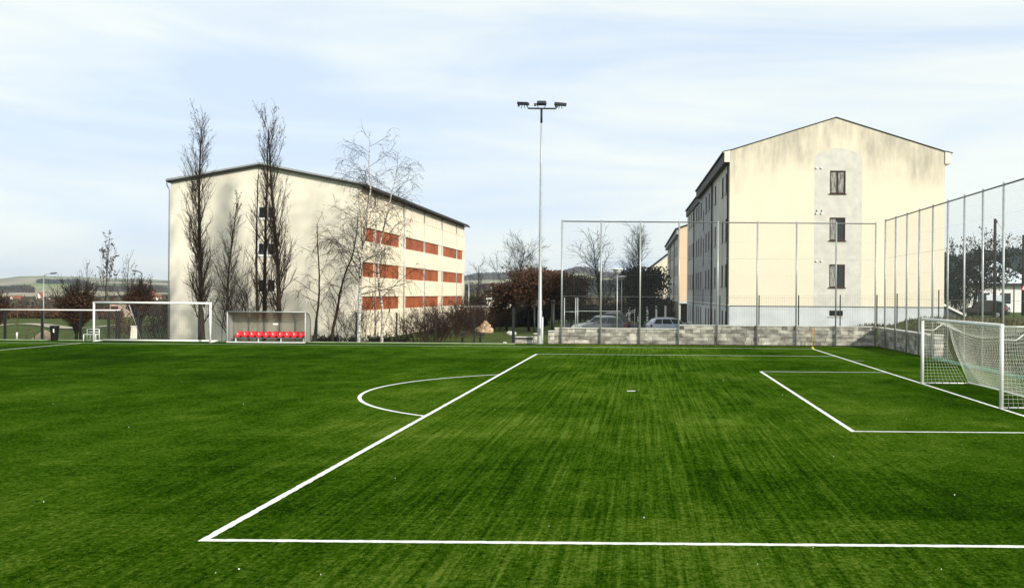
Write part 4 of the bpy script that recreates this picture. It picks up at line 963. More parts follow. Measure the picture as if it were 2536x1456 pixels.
n.build('net', M['goalnet'], g, org)
mb = MB(); mb.tube([top_back(i / 40) for i in range(41)], .012, 5); mb.build('top_rope', M['galv_dark'], g, org)
mb = MB(); mb.tube([back_s(i / 40, 1.0) for i in range(41)], .03, 6); mb.build('hem_rope', M['goalnet'], g, org)
mb = MB()
for p in (gA, gB):
    for i in range(6):
        x = .2 + i * .28; mb.box((p.x + x, p.y - .032, .002), (p.x + x + .02, p.y + .032, .065))
mb.build('hook', M['dark'], g, org)
# the unused goal parked beyond the touchline
dG = 62.5; a, c = Vector((XD(233, dG), dG, 0)), Vector((XD(524, dG), dG - .15, 0)); hG = D(380, 750, dG).z
g2 = thing('football_goal', 'white portable goal parked beyond the touchline, beside the dugout', 'goal', (a + c) / 2, 'football goals'); org = (a + c) / 2
for p in (a, c): mb = MB(); mb.tube([p, p + Vector((0, 0, hG))], .065, 12); mb.build('post', M['white'], g2, org)
mb = MB(); mb.tube([a + Vector((-.06, 0, hG)), c + Vector((.06, 0, hG))], .065, 12); mb.build('crossbar', M['white'], g2, org)
Yb = Vector((0, 1.15, 0))
mb = MB(); mb.tube([a + Yb + Vector((0, 0, .06)), c + Yb + Vector((0, 0, .06))], .06, 10); mb.build('ground_bar', M['white'], g2, org)
for p in (a, c):
    mb = MB(); mb.tube([p + Vector((0, .05, .05)), p + Yb + Vector((0, 0, .05))], .04, 8); mb.build('side_bar', M['white'], g2, org)
for px in (318, 500):
    q = Vector((XD(px, dG), dG, hG)); mb = MB(); mb.tube([q, q + Vector((.25, 1.15, -hG + .06))], .022, 8); mb.build('back_brace', M['galv'], g2, org)
n = MB(); net_patch(n, lambda u, v: (a.lerp(c, u) + Vector((0, .06, hG))).lerp(a.lerp(c, u) + Yb + Vector((0, 0, .06)), v), 61, 22, .0022)
for p in (a, c):
    net_patch(n, lambda u, v, p=p: (p + Vector((0, .06, lerp(hG, .06, v)))).lerp(p + Vector((0, 1.15 * v, lerp(hG, .06, v))), u), 8, 22, .0022)
n.build('net', M['net'], g2, org)

# ------------------------------------------------------------------ dugout
dD = 62.9; xa, xb = XD(563, dD), XD(757, dD); hD = D(660, 773, dD).z; org = Vector(((xa + xb) / 2, dD, 0))
dg = thing('dugout_shelter', 'curved translucent dugout shelter with a row of red seats', 'dugout', org)
def clear_sheet(name, c, al, rough):
    m = bpy.data.materials.new(name); m.use_nodes = True; t = m.node_tree; l = t.links.new; p = t.nodes['Principled BSDF']; p.inputs['Base Color'].default_value = (*c, 1); p.inputs['Roughness'].default_value = rough
    tr = t.nodes.new('ShaderNodeBsdfTransparent'); tr.inputs[0].default_value = (.85, .85, .8, 1); mx_ = t.nodes.new('ShaderNodeMixShader'); mx_.inputs[0].default_value = al
    l(tr.outputs[0], mx_.inputs[1]); l(p.outputs[0], mx_.inputs[2]); l(mx_.outputs[0], t.nodes['Material Output'].inputs[0]); return m
M['poly'] = clear_sheet('smoked_polycarbonate', (.27, .262, .21), .74, .35); M['poly_side'] = clear_sheet('clear_side_panel', (.42, .43, .42), .55, .2)
DEP = 1.0
PR = [(0, hD)] + [(DEP * math.sin(t) , lerp(hD * .68, hD, math.cos(t))) for t in [PI / 2 * i / 10 for i in range(1, 11)]] + [(DEP, .08)]
for (x0, x1) in [(lerp(xa, xb, i / 5), lerp(xa, xb, (i + 1) / 5)) for i in range(5)]:
    mb = MB(); mb.grid([[(x, dD + y, z) for y, z in PR] for x in (x0 + .02, x1 - .02)]); mb.build('roof_panel', M['poly'], dg, org)
for i in range(6):
    x = lerp(xa, xb, i / 5); mb = MB(); mb.tube([(x, dD + y - .02, z - .02) for y, z in PR], .036 if i not in (1, 4) else .024, 6); mb.build('rib', M['galv_dark'], dg, org)
for x in (xa + .01, xb - .01):
    mb = MB(); mb.poly([(x, dD + y, z) for y, z in PR] + [(x, dD, .08)]); mb.build('side_panel', M['poly_side'], dg, org)
    mb = MB(); mb.tube([(x, dD - .02, 0), (x, dD - .02, hD)], .02, 8); mb.build('front_post', M['white'], dg, org)
mb = MB(); mb.tube([(xa - .02, dD - .03, hD + .02), (xb + .02, dD - .03, hD + .02)], .03, 8); mb.build('front_rail', M['galv'], dg, org)
for y, n_ in ((dD - .04, 'front_sill'), (dD + DEP, 'rear_sill')):
    mb = MB(); mb.box((xa, y - .03, .01), (xb, y + .03, .07)); mb.build(n_, M['white'], dg, org)
bx0, bx1 = xa + .35, xb - .12; yb_ = dD + .48
mb = MB(); mb.box((bx0, yb_ - .22, .28), (bx1, yb_ + .22, .33)); mb.build('bench_rail', M['galv_dark'], dg, org)
for i in range(4):
    x = lerp(bx0 + .1, bx1 - .1, i / 3); mb = MB(); mb.box((x - .025, yb_ - .2, .0), (x + .025, yb_ - .15, .278)); mb.build('bench_leg', M['white'], dg, org)
for i in range(10):
    x = lerp(bx0 + .25, bx1 - .22, i / 9); sw = .21
    rows_ = []
    for (y, z, w_) in ((yb_ - .25, .47, .17), (yb_ - .22, .52, .20), (yb_ + .02, .475, .21), (yb_ + .13, .49, .21), (yb_ + .19, .60, .215), (yb_ + .22, .74, .205), (yb_ + .235, .81, .17), (yb_ + .24, .835, .10)):
        rows_.append([(x + w_ * k, y - (.05 if z < .6 else .075) * abs(k) ** 2.2, z - .12 + (.075 if z < .56 else .0) * abs(k) ** 3) for k in (-1, -.8, -.5, -.2, .2, .5, .8, 1)])
    mb = MB(); mb.grid(rows_); mb.grid([[(p[0], p[1] + .015, p[2] - .012) for p in r] for r in reversed(rows_)]); mb.build('bucket_seat', M['red'], dg, org)
q = D(853 - 0, 0, dD); sx = lerp(xa, xb, .545); mb = MB(); mb.box((sx - .17, dD + DEP - .03, 1.12), (sx + .17, dD + DEP - .015, 1.25)); mb.build('sticker', M['white'], dg, org)

# ------------------------------------------------------------------ corner flag and small things by the touchline
p_ = Vector((gl_x, touch_y, 0)); t_ = thing('corner_flag', 'slim yellow corner flag pole on an orange base where the lines meet', 'corner flag', p_)
M['yellowp'] = mat('yellow_plastic', (.62, .42, .05), .5, .1, 4); M['orange'] = mat('orange_cloth', (.50, .14, .03), .7, .2, 6)
mb = MB(); mb.tube([p_, p_ + Vector((.02, 0, 1.32))], .018, 8); mb.build('pole', M['yellowp'], t_, p_)
mb = MB(); mb.tube([p_ + Vector((0, 0, .005)), p_ + Vector((0, 0, .07)), p_ + Vector((0, 0, .13))], [.12, .085, .03], 12); mb.build('base', M['yellowp'], t_, p_)
mb = MB(); rows_ = [[(p_.x + .02 - .03 * j + .02 * math.sin(i * 1.7), p_.y + .03 * math.sin(i + j * 2), .86 + .1 * i - .02 * j) for j in range(3)] for i in range(5)]; mb.grid(rows_); mb.build('flag', M['orange'], t_, p_)
d = 63.4; p_ = Vector((XD(136, d), d, 0)); t_ = thing('litter_bin', 'black plastic litter bin on the grass before the white rail', 'bin', p_)
mb = MB(); mb.tube([p_ + Vector((0, 0, z)) for z in (0, .05, .9, .94)], [.19, .21, .27, .29], 14); mb.build('bin_body', M['black'], t_, p_)
mb = MB(); mb.tube([p_ + Vector((0, 0, z)) for z in (.942, .98, 1.0)], [.30, .29, .2], 14); mb.build('lid', M['dark'], t_, p_)
mb = MB(); mb.poly([p_ + Vector((.05, -.262, .55)), p_ + Vector((.13, -.25, .55)), p_ + Vector((.13, -.262, .78)), p_ + Vector((.05, -.272, .78))]); mb.build('label', M['white'], t_, p_)
d = 62.9; x0 = XD(208, d); x1 = XD(238, d); p_ = Vector(((x0 + x1) / 2, d, 0)); t_ = thing('white_bench_frame', 'small white tubular bench frame beside the post of the unused goal', 'bench frame', p_)
for x in (x0, lerp(x0, x1, .55), x1):
    for y in (d, d + .4):
        mb = MB(); mb.tube([(x, y, 0), (x, y, .78 if y > d else .45)], .024, 8); mb.build('leg', M['white'], t_, p_)
for z, y, n_ in ((.78, d + .4, 'back_rail'), (.60, d + .4, 'back_rail'), (.45, d, 'seat_rail'), (.45, d + .4, 'seat_rail')):
    mb = MB(); mb.tube([(x0 - .02, y, z), (x1 + .02, y, z)], .024, 8); mb.build(n_, M['white'], t_, p_)
d = 72; x0, x1 = XD(318, d), XD(345, d); p_ = Vector(((x0 + x1) / 2, d, TZ(x0, d))); t_ = thing('utility_cabinet', 'cream utility cabinet seen through the unused goal', 'cabinet', p_)
xm_ = XD(330, d)
mb = MB(); mb.hexa([p_ + Vector(v) for v in ((-.25, 0, .12), (.42, 0, .12), (.42, .35, .12), (-.25, .35, .12), (-.2, .02, 1.0), (.42, .02, 1.0), (.42, .35, 1.0), (-.2, .35, 1.0))]); mb.build('cabinet_body', M['cream'], t_, p_)
mb = MB(); mb.box(p_ + Vector((-.22, -.03, 1.003)), p_ + Vector((.45, .38, 1.05))); mb.build('lid', M['white'], t_, p_); mb = MB(); mb.box(p_ + Vector((-.28, -.02, -.1)), p_ + Vector((.44, .37, .117))); mb.build('plinth', M['concrete'], t_, p_)
# sand heap and hoop by the path
p_ = P0(112, 72.5); mb = MB(); mb.grid([[(p_.x + r * 1.1 * math.cos(a * PI / 12), p_.y + r * .7 * math.sin(a * PI / 12), p_.z - .05 + .75 * math.exp(-(r * 1.6) ** 2) + .03 * mn.noise((a, r * 4, 0))) for a in range(25)] for r in (0, .12, .25, .4, .55, .7, .9)])
tag(mb.build('sand_heap', mat('sand', (.36, .27, .19), .95, .3, 6), org=p_), 'low heap of pinkish sand behind the white-railed fence', 'sand heap')
p_ = P0(77, 71.5); t_ = thing('bicycle_hoop', 'pale metal hoop stand beside the sand heap', 'bicycle stand', p_); mb = MB()
mb.tube([p_ + Vector((-.28, 0, 0)), p_ + Vector((-.28, 0, .5))] + [p_ + Vector((-.28 * math.cos(i * PI / 8), 0, .5 + .28 * math.sin(i * PI / 8))) for i in range(1, 8)] + [p_ + Vector((.28, 0, .5)), p_ + Vector((.28, 0, 0))], .03, 8); mb.build('hoop', M['tan'], t_, p_)
mb = MB()
for s in (-1, 1): mb.box(p_ + Vector((s * .28 - .07, -.07, -.02)), p_ + Vector((s * .28 + .07, .07, .02)))
mb.build('foot_plate', M['galv'], t_, p_)

# ------------------------------------------------------------------ benches, rocks
d = 73.5; p_ = P0(1168, d); t_ = thing('park_bench', 'dark wooden park bench on the lawn in front of the red-brown thicket', 'bench', p_); w_ = 2.0
M['wood'] = mat('dark_wood', (.035, .026, .018), .8, .3, 6)
mb = MB()
for z in (.52, .66): mb.box(p_ + Vector((-w_ / 2, .19, z)), p_ + Vector((w_ / 2, .23, z + .1)))
mb.build('backrest', M['wood'], t_, p_); mb = MB()
for y in (-.22, -.06, .09): mb.box(p_ + Vector((-w_ / 2, y, .38)), p_ + Vector((w_ / 2, y + .12, .42)))
mb.build('seat', M['wood'], t_, p_)
for s in (-.68, .68):
    mb = MB(); mb.box(p_ + Vector((s - .05, -.2, -.05)), p_ + Vector((s + .05, -.12, .378))); mb.box(p_ + Vector((s - .05, .10, -.05)), p_ + Vector((s + .05, .187, .74))); mb.box(p_ + Vector((s - .05, -.119, .30)), p_ + Vector((s + .05, .099, .377))); mb.build('leg', M['dark'], t_, p_)
M['rock'] = mat('sandstone', (.55, .40, .27), .9, .3, 3, bump=.5, bscale=8); M['rockp'] = mat('pale_stone', (.60, .57, .52), .9, .25, 3, bump=.4, bscale=8)
def rock(px, d, dz, r, label, seed, group, m):
    rng = random.Random(seed); b = P0(px, d) + Vector((0, 0, dz)); mb = MB(); rows_ = []
    for i in range(7):
        a = -PI / 2 + PI * i / 6; rows_.append([b + Vector((math.cos(a) * math.cos(t * PI / 5), math.cos(a) * math.sin(t * PI / 5) * .8, math.sin(a) * .72 + .5)) * r * (1 + .33 * mn.noise((math.cos(t % 10 * PI / 5) * 2 + seed, math.sin(t % 10 * PI / 5) * 2, i * .9))) for t in range(11)])
    mb.grid(rows_, False); tag(mb.build('rock', m, org=b), label, 'rock', group)
for i, (px, dd, dz, r, lab) in enumerate(((1184, 92, 0, .42, 'sandstone boulder at the near end of the rock pile'), (1193, 91.5, 0, .40, 'pale boulder low in the middle of the rock pile'), (1203, 91.8, 0, .5, 'largest sandstone boulder at the bottom of the rock pile'),
                                            (1213, 92, 0, .40, 'sandstone boulder at the far end of the rock pile'), (1198, 92.1, .42, .36, 'sandstone boulder on the second layer of the rock pile'), (1208, 92.2, .46, .32, 'small boulder resting on the largest one'), (1203, 92.3, .78, .28, 'topmost boulder of the rock pile'))):
    rock(px, dd, dz, r, lab, i + 1, 'boulders in the pile on the lawn', M['rock'])
rock(1263, 88, 0, .30, 'pale stone lying on the lawn left of the mast', 21, 'stones on the lawn', M['rockp']); rock(1273, 88.2, 0, .26, 'smaller pale stone just behind the thick fence post', 22, 'stones on the lawn', M['rockp'])
rock(1251, 64.4, -.05, .16, 'pale stone on the turf edge left of the thick fence post', 23, 'stones on the lawn', M['rockp'])

# ------------------------------------------------------------------ lamps
def street_lamp(px, d, top, label, side, r=.05, m='galv', arm=1.0):
    b = P0(px, d); z = D(px, top, d).z; t_ = thing('street_lamp', label, 'street lamp', b, 'street lamps'); mb = MB()
    mb.tube([b, b + Vector((0, 0, (z - b.z) * .5)), Vector((b.x, b.y, z))], [r * 1.3, r, r * .7], 8); mb.build('pole', M[m], t_, b)
    mb = MB(); mb.tube([Vector((b.x, b.y, z - .1)), Vector((b.x + side * .1, b.y, z + .05)), Vector((b.x + side * arm * .5, b.y, z + .16))], .03, 6); mb.build('arm', M[m], t_, b)
    mb = MB(); q = Vector((b.x + side * arm * .42, b.y, z + .12)); q2 = q + Vector((side * arm * .5, 0, .06)); mb.tube([q, q.lerp(q2, .2), q.lerp(q2, .8), q2], [.03, .06, .06, .025], 8); mb.build('lamp_head', M['galv_dark'], t_, b)
street_lamp(108, 66, 682, 'slim street lamp standing at the white-railed fence', 1, .035)
street_lamp(351, 72, 676, 'dark street lamp beside the upswept tree behind the unused goal', -1, .045, 'dark', .8)
street_lamp(1161, 125, 694, 'grey street lamp at the far corner of the cream building', -1, .07, 'galv', .8)
street_lamp(1216, 140, 695, 'thin far street lamp over the low cream shed', 1, .06, 'galv', .7)
def cone_lamp(px, d, top, label):
    b = P0(px, d); z = D(px, top, d).z; t_ = thing('park_lamp', label, 'park lamp', b, 'cone-headed lamps by the parked cars')
    mb = MB(); mb.tube([b, Vector((b.x, b.y, z - .55))], [.06, .045], 8); mb.build('pole', M['galv'], t_, b)
    mb = MB(); mb.tube([(b.x, b.y, z - .55), (b.x, b.y, z - .5), (b.x, b.y, z - .12)], [.06, .12, .44], 14); mb.build('lamp_shade', M['galv'], t_, b)
    mb = MB(); mb.tube([(b.x, b.y, z - .118), (b.x, b.y, z - .06), (b.x, b.y, z)], [.52, .5, .2], 14); mb.build('cap', M['white'], t_, b)
cone_lamp(1528.5, 80, 664, 'nearer and taller cone-headed lamp among the parked cars'); cone_lamp(1539.5, 101, 683, 'farther cone-headed lamp in front of the dark evergreen')
# laundry frames on the grass
d = 74; b = P0(1398, d); t_ = thing('drying_frame', 'grey tubular drying frame on the grass behind the first fence span', 'drying frame', b)
zt_ = D(1398, 737, d).z
for px in (1398, 1426): mb = MB(); q = P0(px, d); mb.tube([q, Vector((q.x, q.y, zt_))], .04, 8); mb.build('post', M['galv'], t_, b)
q = P0(1431, d + 3); mb = MB(); mb.tube([q, Vector((q.x, q.y, zt_))], .04, 8); mb.build('post', M['galv'], t_, b)
mb = MB(); z = D(1430, 772, d).z; mb.tube([Vector((XD(1398, d), d, z)), Vector((XD(1426, d), d, z)), Vector((q.x, q.y, z)), Vector((q.x + 3.4, q.y + .5, z))], .03, 6); mb.build('crossbar', M['galv'], t_, b)

# ------------------------------------------------------------------ cars
def car(label, paint, loc, heading, kind='wagon', Ls=4.5, roofz=1.47, group='parked cars', rails=False):
    p = thing('parked_car', label, 'car', loc, group, heading); L_ = Ls / 2; W_ = .88
    st = [(-L_, .45, .80, .78), (-L_ + .05, .34, .98, .84), (-L_ + .3, .28, 1.0, .87), (-1.2, .24, .98, .88), (0, .24, .96, .88), (.9, .24, .94, .88), (L_ - .75, .26, .84, .87), (L_ - .25, .28, .74, .83), (L_ - .05, .34, .64, .76), (L_, .42, .56, .68)]
    mb = MB(); rows_ = []
    for (x, zb_, zt_, w_) in st:
        zm = (zb_ + zt_) / 2; half = [(w_ * .9, zb_), (w_, zb_ + .10), (w_ * 1.01, zm), (w_ * .985, zt_ - .06), (w_ * .93, zt_), (w_ * .5, zt_ + .012)]
        rows_.append([(x, y, z) for y, z in half] + [(x, -y, z) for y, z in reversed(half)])
    mb.grid(rows_); mb.poly([*rows_[0]]); mb.poly(list(reversed(rows_[-1]))); body = mb.build('body', paint, p)
    xf = L_ - 1.32; xr_ = -L_ + (.12 if kind == 'wagon' else .16)
    prof_ = [(xf, .93), (xf - .78, roofz - .06), (xf - 1.15, roofz), (-.6, roofz + .01), (xr_ + .75, roofz - .03), (xr_ + .38, roofz - .09), (xr_, .97)]
    wz = lambda z: lerp(.84, .60, (z - .93) / (roofz - .93))
    mb = MB(); mb.grid([[(x, wz(z), z) for x, z in prof_], [(x, wz(z) * .6, z + .03 * (z > 1.2)) for x, z in prof_], [(x, -wz(z) * .6, z + .03 * (z > 1.2)) for x, z in prof_], [(x, -wz(z), z) for x, z in prof_]])
    for s in (1, -1): mb.poly([(x, s * wz(z), z) for x, z in prof_])
    mb.build('cabin', paint, p)
    z0, z1 = 1.0, roofz - .085
    def sx(z, k): # front and rear limits of the glass
        f = lerp(xf - .10, xf - .80, (z - .93) / (roofz - .93)); r = lerp(xr_ + .12, xr_ + .5, (z - .93) / (roofz - .93)); return lerp(r, f, k)
    for s in (1, -1):
        for (k0, k1) in ((.03, .27), (.30, .62), (.65, .97)):
            mb = MB(); o = .012; q = [(sx(z0, k0), s * (wz(z0) + o), z0), (sx(z0, k1), s * (wz(z0) + o), z0), (sx(z1, k1), s * (wz(z1) + o), z1), (sx(z1, k0), s * (wz(z1) + o), z1)]; mb.poly(q if s < 0 else list(reversed(q))); mb.build('side_window', M['carglass'], p)
        for kx in (.34, .68):
            mb = MB(); x = sx(.9, kx); mb.box((x, s * .885, .86), (x + .17, s * .91, .89)); mb.build('door_handle', M['dark'], p)
        mb = MB(); x = xf - .22; mb.hexa([(x, s * .86, 1.0), (x + .14, s * .86, 1.0), (x + .12, s * 1.03, 1.0), (x, s * 1.03, 1.0), (x, s * .86, 1.12), (x + .12, s * .86, 1.12), (x + .09, s * 1.02, 1.13), (x, s * 1.02, 1.13)]); mb.build('mirror', paint, p)
        for wx in (L_ - .85, -L_ + .80):
            y0 = s * .70; mb = MB(); mb.tube([(wx, y0, .31), (wx, s * .895, .31)], .31, 20); w_ = mb.build('wheel', M['black'], p); mb = MB(); mb.tube([(wx, s * .896, .31), (wx, s * .905, .31)], [.20, .17], 14); mb.build('rim', M['galv'], w_)
            mb = MB(); mb.tube([(wx + .36 * math.cos(t * PI / 10), s * .886, .32 + .36 * math.sin(t * PI / 10)) for t in range(11)], .035, 6); mb.build('wheel_arch', M['dark'] if kind == 'suv' else paint, p)
        mb = MB(); mb.hexa([(L_ - .20, s * .52, .60), (L_ - .03, s * .50, .58), (L_ - .14, s * .80, .60), (L_ - .34, s * .845, .62), (L_ - .24, s * .52, .745), (L_ - .08, s * .50, .68), (L_ - .2, s * .79, .72), (L_ - .40, s * .845, .76)]); mb.build('headlight', M['carlamp'], p)
        mb = MB(); mb.hexa([(-L_ - .005, s * .62, .72), (-L_ + .06, s * .62, .72), (-L_ + .22, s * .875, .72), (-L_ + .02, s * .83, .72), (-L_ + .02, s * .62, .96), (-L_ + .09, s * .62, .96), (-L_ + .22, s * .87, .96), (-L_ + .06, s * .84, .96)]); mb.build('taillight', M['tail'], p)
        if rails: mb = MB(); mb.tube([(xf - 1.1, s * .60, roofz + .045), (-.5, s * .61, roofz + .075), (xr_ + .6, s * .60, roofz + .03)], .02, 6); mb.build('roof_rail', M['galv'], p)
    a, c = prof_[0], prof_[1]; mb = MB(); o = .014
    mb.poly([(lerp(a[0], c[0], .08) + o, -.74, lerp(a[1], c[1], .08) + o), (lerp(a[0], c[0], .08) + o, .74, lerp(a[1], c[1], .08) + o), (lerp(a[0], c[0], .95) + o, .58, lerp(a[1], c[1], .95) + o + .02), (lerp(a[0], c[0], .95) + o, -.58, lerp(a[1], c[1], .95) + o + .02)]); mb.build('windscreen', M['carglass'], p)
    a, c = prof_[6], prof_[5]; mb = MB(); mb.poly([(lerp(a[0], c[0], .12) - o, -.70, lerp(a[1], c[1], .12)), (lerp(a[0], c[0], .92) - o, -.56, lerp(a[1], c[1], .92)), (lerp(a[0], c[0], .92) - o, .56, lerp(a[1], c[1], .92)), (lerp(a[0], c[0], .12) - o, .70, lerp(a[1], c[1], .12))]); mb.build('rear_window', M['carglass'], p)
    mb = MB(); mb.box((L_ - .045, -.5, .40), (L_ + .012, .5, .54)); mb.build('grille', M['black'], p)
    mb = MB(); mb.box((-L_ - .012, -.26, .62), (-L_ + .02, .26, .73)); mb.build('number_plate', M['white'], p)
    return p
M['carglass'] = mat('car_glass', (.012, .018, .02), .06, spec=.5); M['carlamp'] = mat('lamp_glass', (.5, .5, .48), .1, spec=.8); M['tail'] = mat('tail_lens', (.30, .012, .010), .2, spec=.6)
def paint(n, c): return mat(n, c, .25, .05, 3, metal=0, spec=.45)
gz = lambda px, d: P0(px, d)
car('dark grey hatchback parked nearest behind the block wall', paint('slate_paint', (.085, .098, .104)), gz(1492, 84), math.radians(180 + 2), 'hatch', 4.2, 1.52)
car('white car parked between the grey hatchback and the brown estate', paint('white_paint_car', (.60, .60, .58)), gz(1478, 87), math.radians(180 + 3), 'wagon', 4.5, 1.55)
car('brown estate with roof rails at the back of the parked row', paint('brown_paint', (.045, .03, .025)), gz(1500, 90.5), math.radians(180 + 3), 'suv', 4.7, 1.72, rails=True)
car('silver-blue estate parked facing the apartment block', paint('silver_paint', (.46, .51, .58)), gz(1668, 84), math.radians(14), 'wagon', 4.6, 1.48, rails=True)
cx_, cd = XD(2434, 84), 84
car('dark car with red tail lights parked on the bank by the tree', paint('night_paint', (.015, .016, .018)), Vector((cx_, cd, TZ(cx_, cd) - .12)), math.radians(150), 'hatch', 4.3, 1.5)

# ------------------------------------------------------------------ sheds, far houses, roadside things
def shed(name, label, cat, px0, px1, d, dep, top0, top1, m, rm, base=None, group=None, parts=True, posts=0):
    x0, x1 = XD(px0, d), XD(px1, d); zb_ = TZ((x0 + x1) / 2, d) - .3; z0, z1 = D(px0, top0, d).z, D(px1, top1, d).z; b = Vector((x0, d, zb_ + .3)); t_ = thing(name, label, cat, b, group)
    if posts:
        for i in range(posts):
            x = lerp(x0 + .2, x1 - .2, i / (posts - 1)); mb = MB(); mb.box((x - .13, d + .1, zb_), (x + .13, d + .36, lerp(z0, z1, i / (posts - 1)) - .75)); mb.build('post', M['white'], t_, b)
        mb = MB(); mb.box((x0, d + dep, zb_), (x1, d + dep + .15, min(z0, z1) - .76)); mb.build('rear_wall', m, t_, b)
        mb = MB(); mb.hexa([(x0, d, z0 - .74), (x1, d, z1 - .74), (x1, d + dep, z1 - .74), (x0, d + dep, z0 - .74), (x0, d, z0), (x1, d, z1), (x1, d + dep, z1), (x0, d + dep, z0)]); mb.build('roof', rm, t_, b); return t_
    mb = MB(); mb.hexa([(x0, d, zb_), (x1, d, zb_), (x1, d + dep, zb_), (x0, d + dep, zb_), (x0, d, z0 - .16), (x1, d, z1 - .16), (x1, d + dep, z1 - .16), (x0, d + dep, z0 - .16)]); mb.build('wall', m, t_, b)
    mb = MB(); e = .2; mb.hexa([(x0 - e, d - e, z0 - .157), (x1 + e, d - e, z1 - .157), (x1 + e, d + dep + e, z1 - .157), (x0 - e, d + dep + e, z0 - .157), (x0 - e, d - e, z0), (x1 + e, d - e, z1), (x1 + e, d + dep + e, z1), (x0 - e, d + dep + e, z0)]); mb.build('roof', rm, t_, b)
    mb = MB(); xm__ = lerp(x0, x1, .5); mb.box((xm__ - .5, d - .03, zb_ + .3), (xm__ + .5, d - .004, min(z0, z1) - .5)); mb.build('door', M['frame_brown'], t_, b)
    return t_
M['darkboard'] = mat('dark_boards', (.03, .027, .024), .85, .3, 2); M['rust'] = mat('pale_shed_wall', (.46, .40, .33), .9, .25, 1)
shed('carport', 'dark-roofed carport on pale posts beyond the silver estate', 'carport', 1555, 1652, 128, 7, 746, 742, M['darkboard'], M['darkboard'], posts=5)
shed('garden_shed', 'dark boarded shed against the side of the yellow apartment block', 'shed', 1688, 1713, 125, 3, 752, 752, M['darkboard'], M['darkboard'])
shed('garage', 'pale flat-roofed garage behind the red-brown thicket', 'garage', 1156, 1224, 112, 8, 758, 759, M['rust'], M['concrete'])
shed('garage', 'small cream shed with a pale flat roof below the far lamp', 'garage', 1206, 1250, 150, 8, 738, 738, M['cream'], M['white'])
shed('lean_to_shed', 'grey-green lean-to shed with a white roof edge behind the fence poles', 'shed', 2330, 2384, 76, 5, 746, 779, mat('grey_green_board', (.075, .085, .075), .8, .2, 3), M['white'])
M['pot'] = mat('clay_tiles', (.26, .09, .05), .9, .3, 1.5)
def house(px, d, wpx, wallh, roofh, label, rm, wm=None, seed=0, dz=0):
    x = XD(px, d); W2 = wpx * d / F / 2; z = dz + (HZ(px, d) if d > 520 else TZ(x, d)) - .3; b = Vector((x, d, z)); t_ = thing('far_house', label, 'house', b, 'houses in the distance')
    dp = W2 * .8; mb = MB(); mb.hexa([b + Vector(v) for v in ((-W2, 0, -1), (W2, 0, -1), (W2, dp * 2, -1), (-W2, dp * 2, -1), (-W2, 0, wallh), (W2, 0, wallh), (W2, dp * 2, wallh), (-W2, dp * 2, wallh))])
    gab = seed % 2
    if gab: mb.poly([b + Vector((-W2, 0, wallh)), b + Vector((W2, 0, wallh)), b + Vector((0, 0, wallh + roofh))])
    mb.build('wall', wm or M['white'], t_, b); e = .5; mb = MB()
    if gab:
        for s in (-1, 1): mb.poly([b + Vector((s * (W2 + e), -e, wallh - .3)), b + Vector((0, -e, wallh + roofh + .05)), b + Vector((0, dp * 2 + e, wallh + roofh + .05)), b + Vector((s * (W2 + e), dp * 2 + e, wallh - .3))])
    else:
        for s in (0, 1): mb.poly([b + Vector((-W2 - e, -e if s == 0 else dp * 2 + e, wallh - .2)), b + Vector((W2 + e, -e if s == 0 else dp * 2 + e, wallh - .2)), b + Vector((W2 + e, dp, wallh + roofh)), b + Vector((-W2 - e, dp, wallh + roofh))])
    mb.build('roof', rm, t_, b)
    mb = MB()
    for k in (-.5, .5): mb.box(b + Vector((W2 * k - .5, -.05, wallh * .4)), b + Vector((W2 * k + .5, -.01, wallh * .75)))
    mb.build('window', M['glass'], t_, b)
for i, (px, d, wp, wh, rh, lab, rm) in enumerate(((16, 640, 8, 2.6, 3, 'first white far house from the picture edge, red roof', 'pot'), (29, 650, 13, 2.8, 3, 'white far house with a long red roof beside the field', 'pot'), (43, 640, 14, 2.6, 3.6, 'white far house with a steep gable, last before the field', 'pot'),
        (96, 690, 14, 3.4, 4, 'white gabled far house left of the slim street lamp', 'pot'), (119, 430, 7, 3, 2.4, 'tiny white house with a rounded white gable behind the rail', 'concrete'), (182, 330, 24, 2.3, .9, 'low white house with a shallow roof by the vase-shaped tree', 'white'),
        (355, 760, 20, 3.5, 4, 'far house with an orange roof on the slope behind the upswept tree', 'pot'), (372, 770, 18, 3.6, 4.4, 'far white gabled house on the slope beside the orange roof', 'pot'), (390, 775, 13, 2.6, 2.6, 'low white far house nearest the cream building', 'pot'), (1232, 600, 14, 3.2, 2.6, 'far pale house on the slope left of the mast', 'concrete'))):
    house(px, d, wp, wh, rh, lab, M[rm], None, i)
shed('stone_hut', 'pinkish stone hut beside the post of the unused goal', 'hut', 272, 296, 140, 4, 747, 750, mat('pink_stone', (.46, .36, .30), .95, .4, 3), M['concrete'])
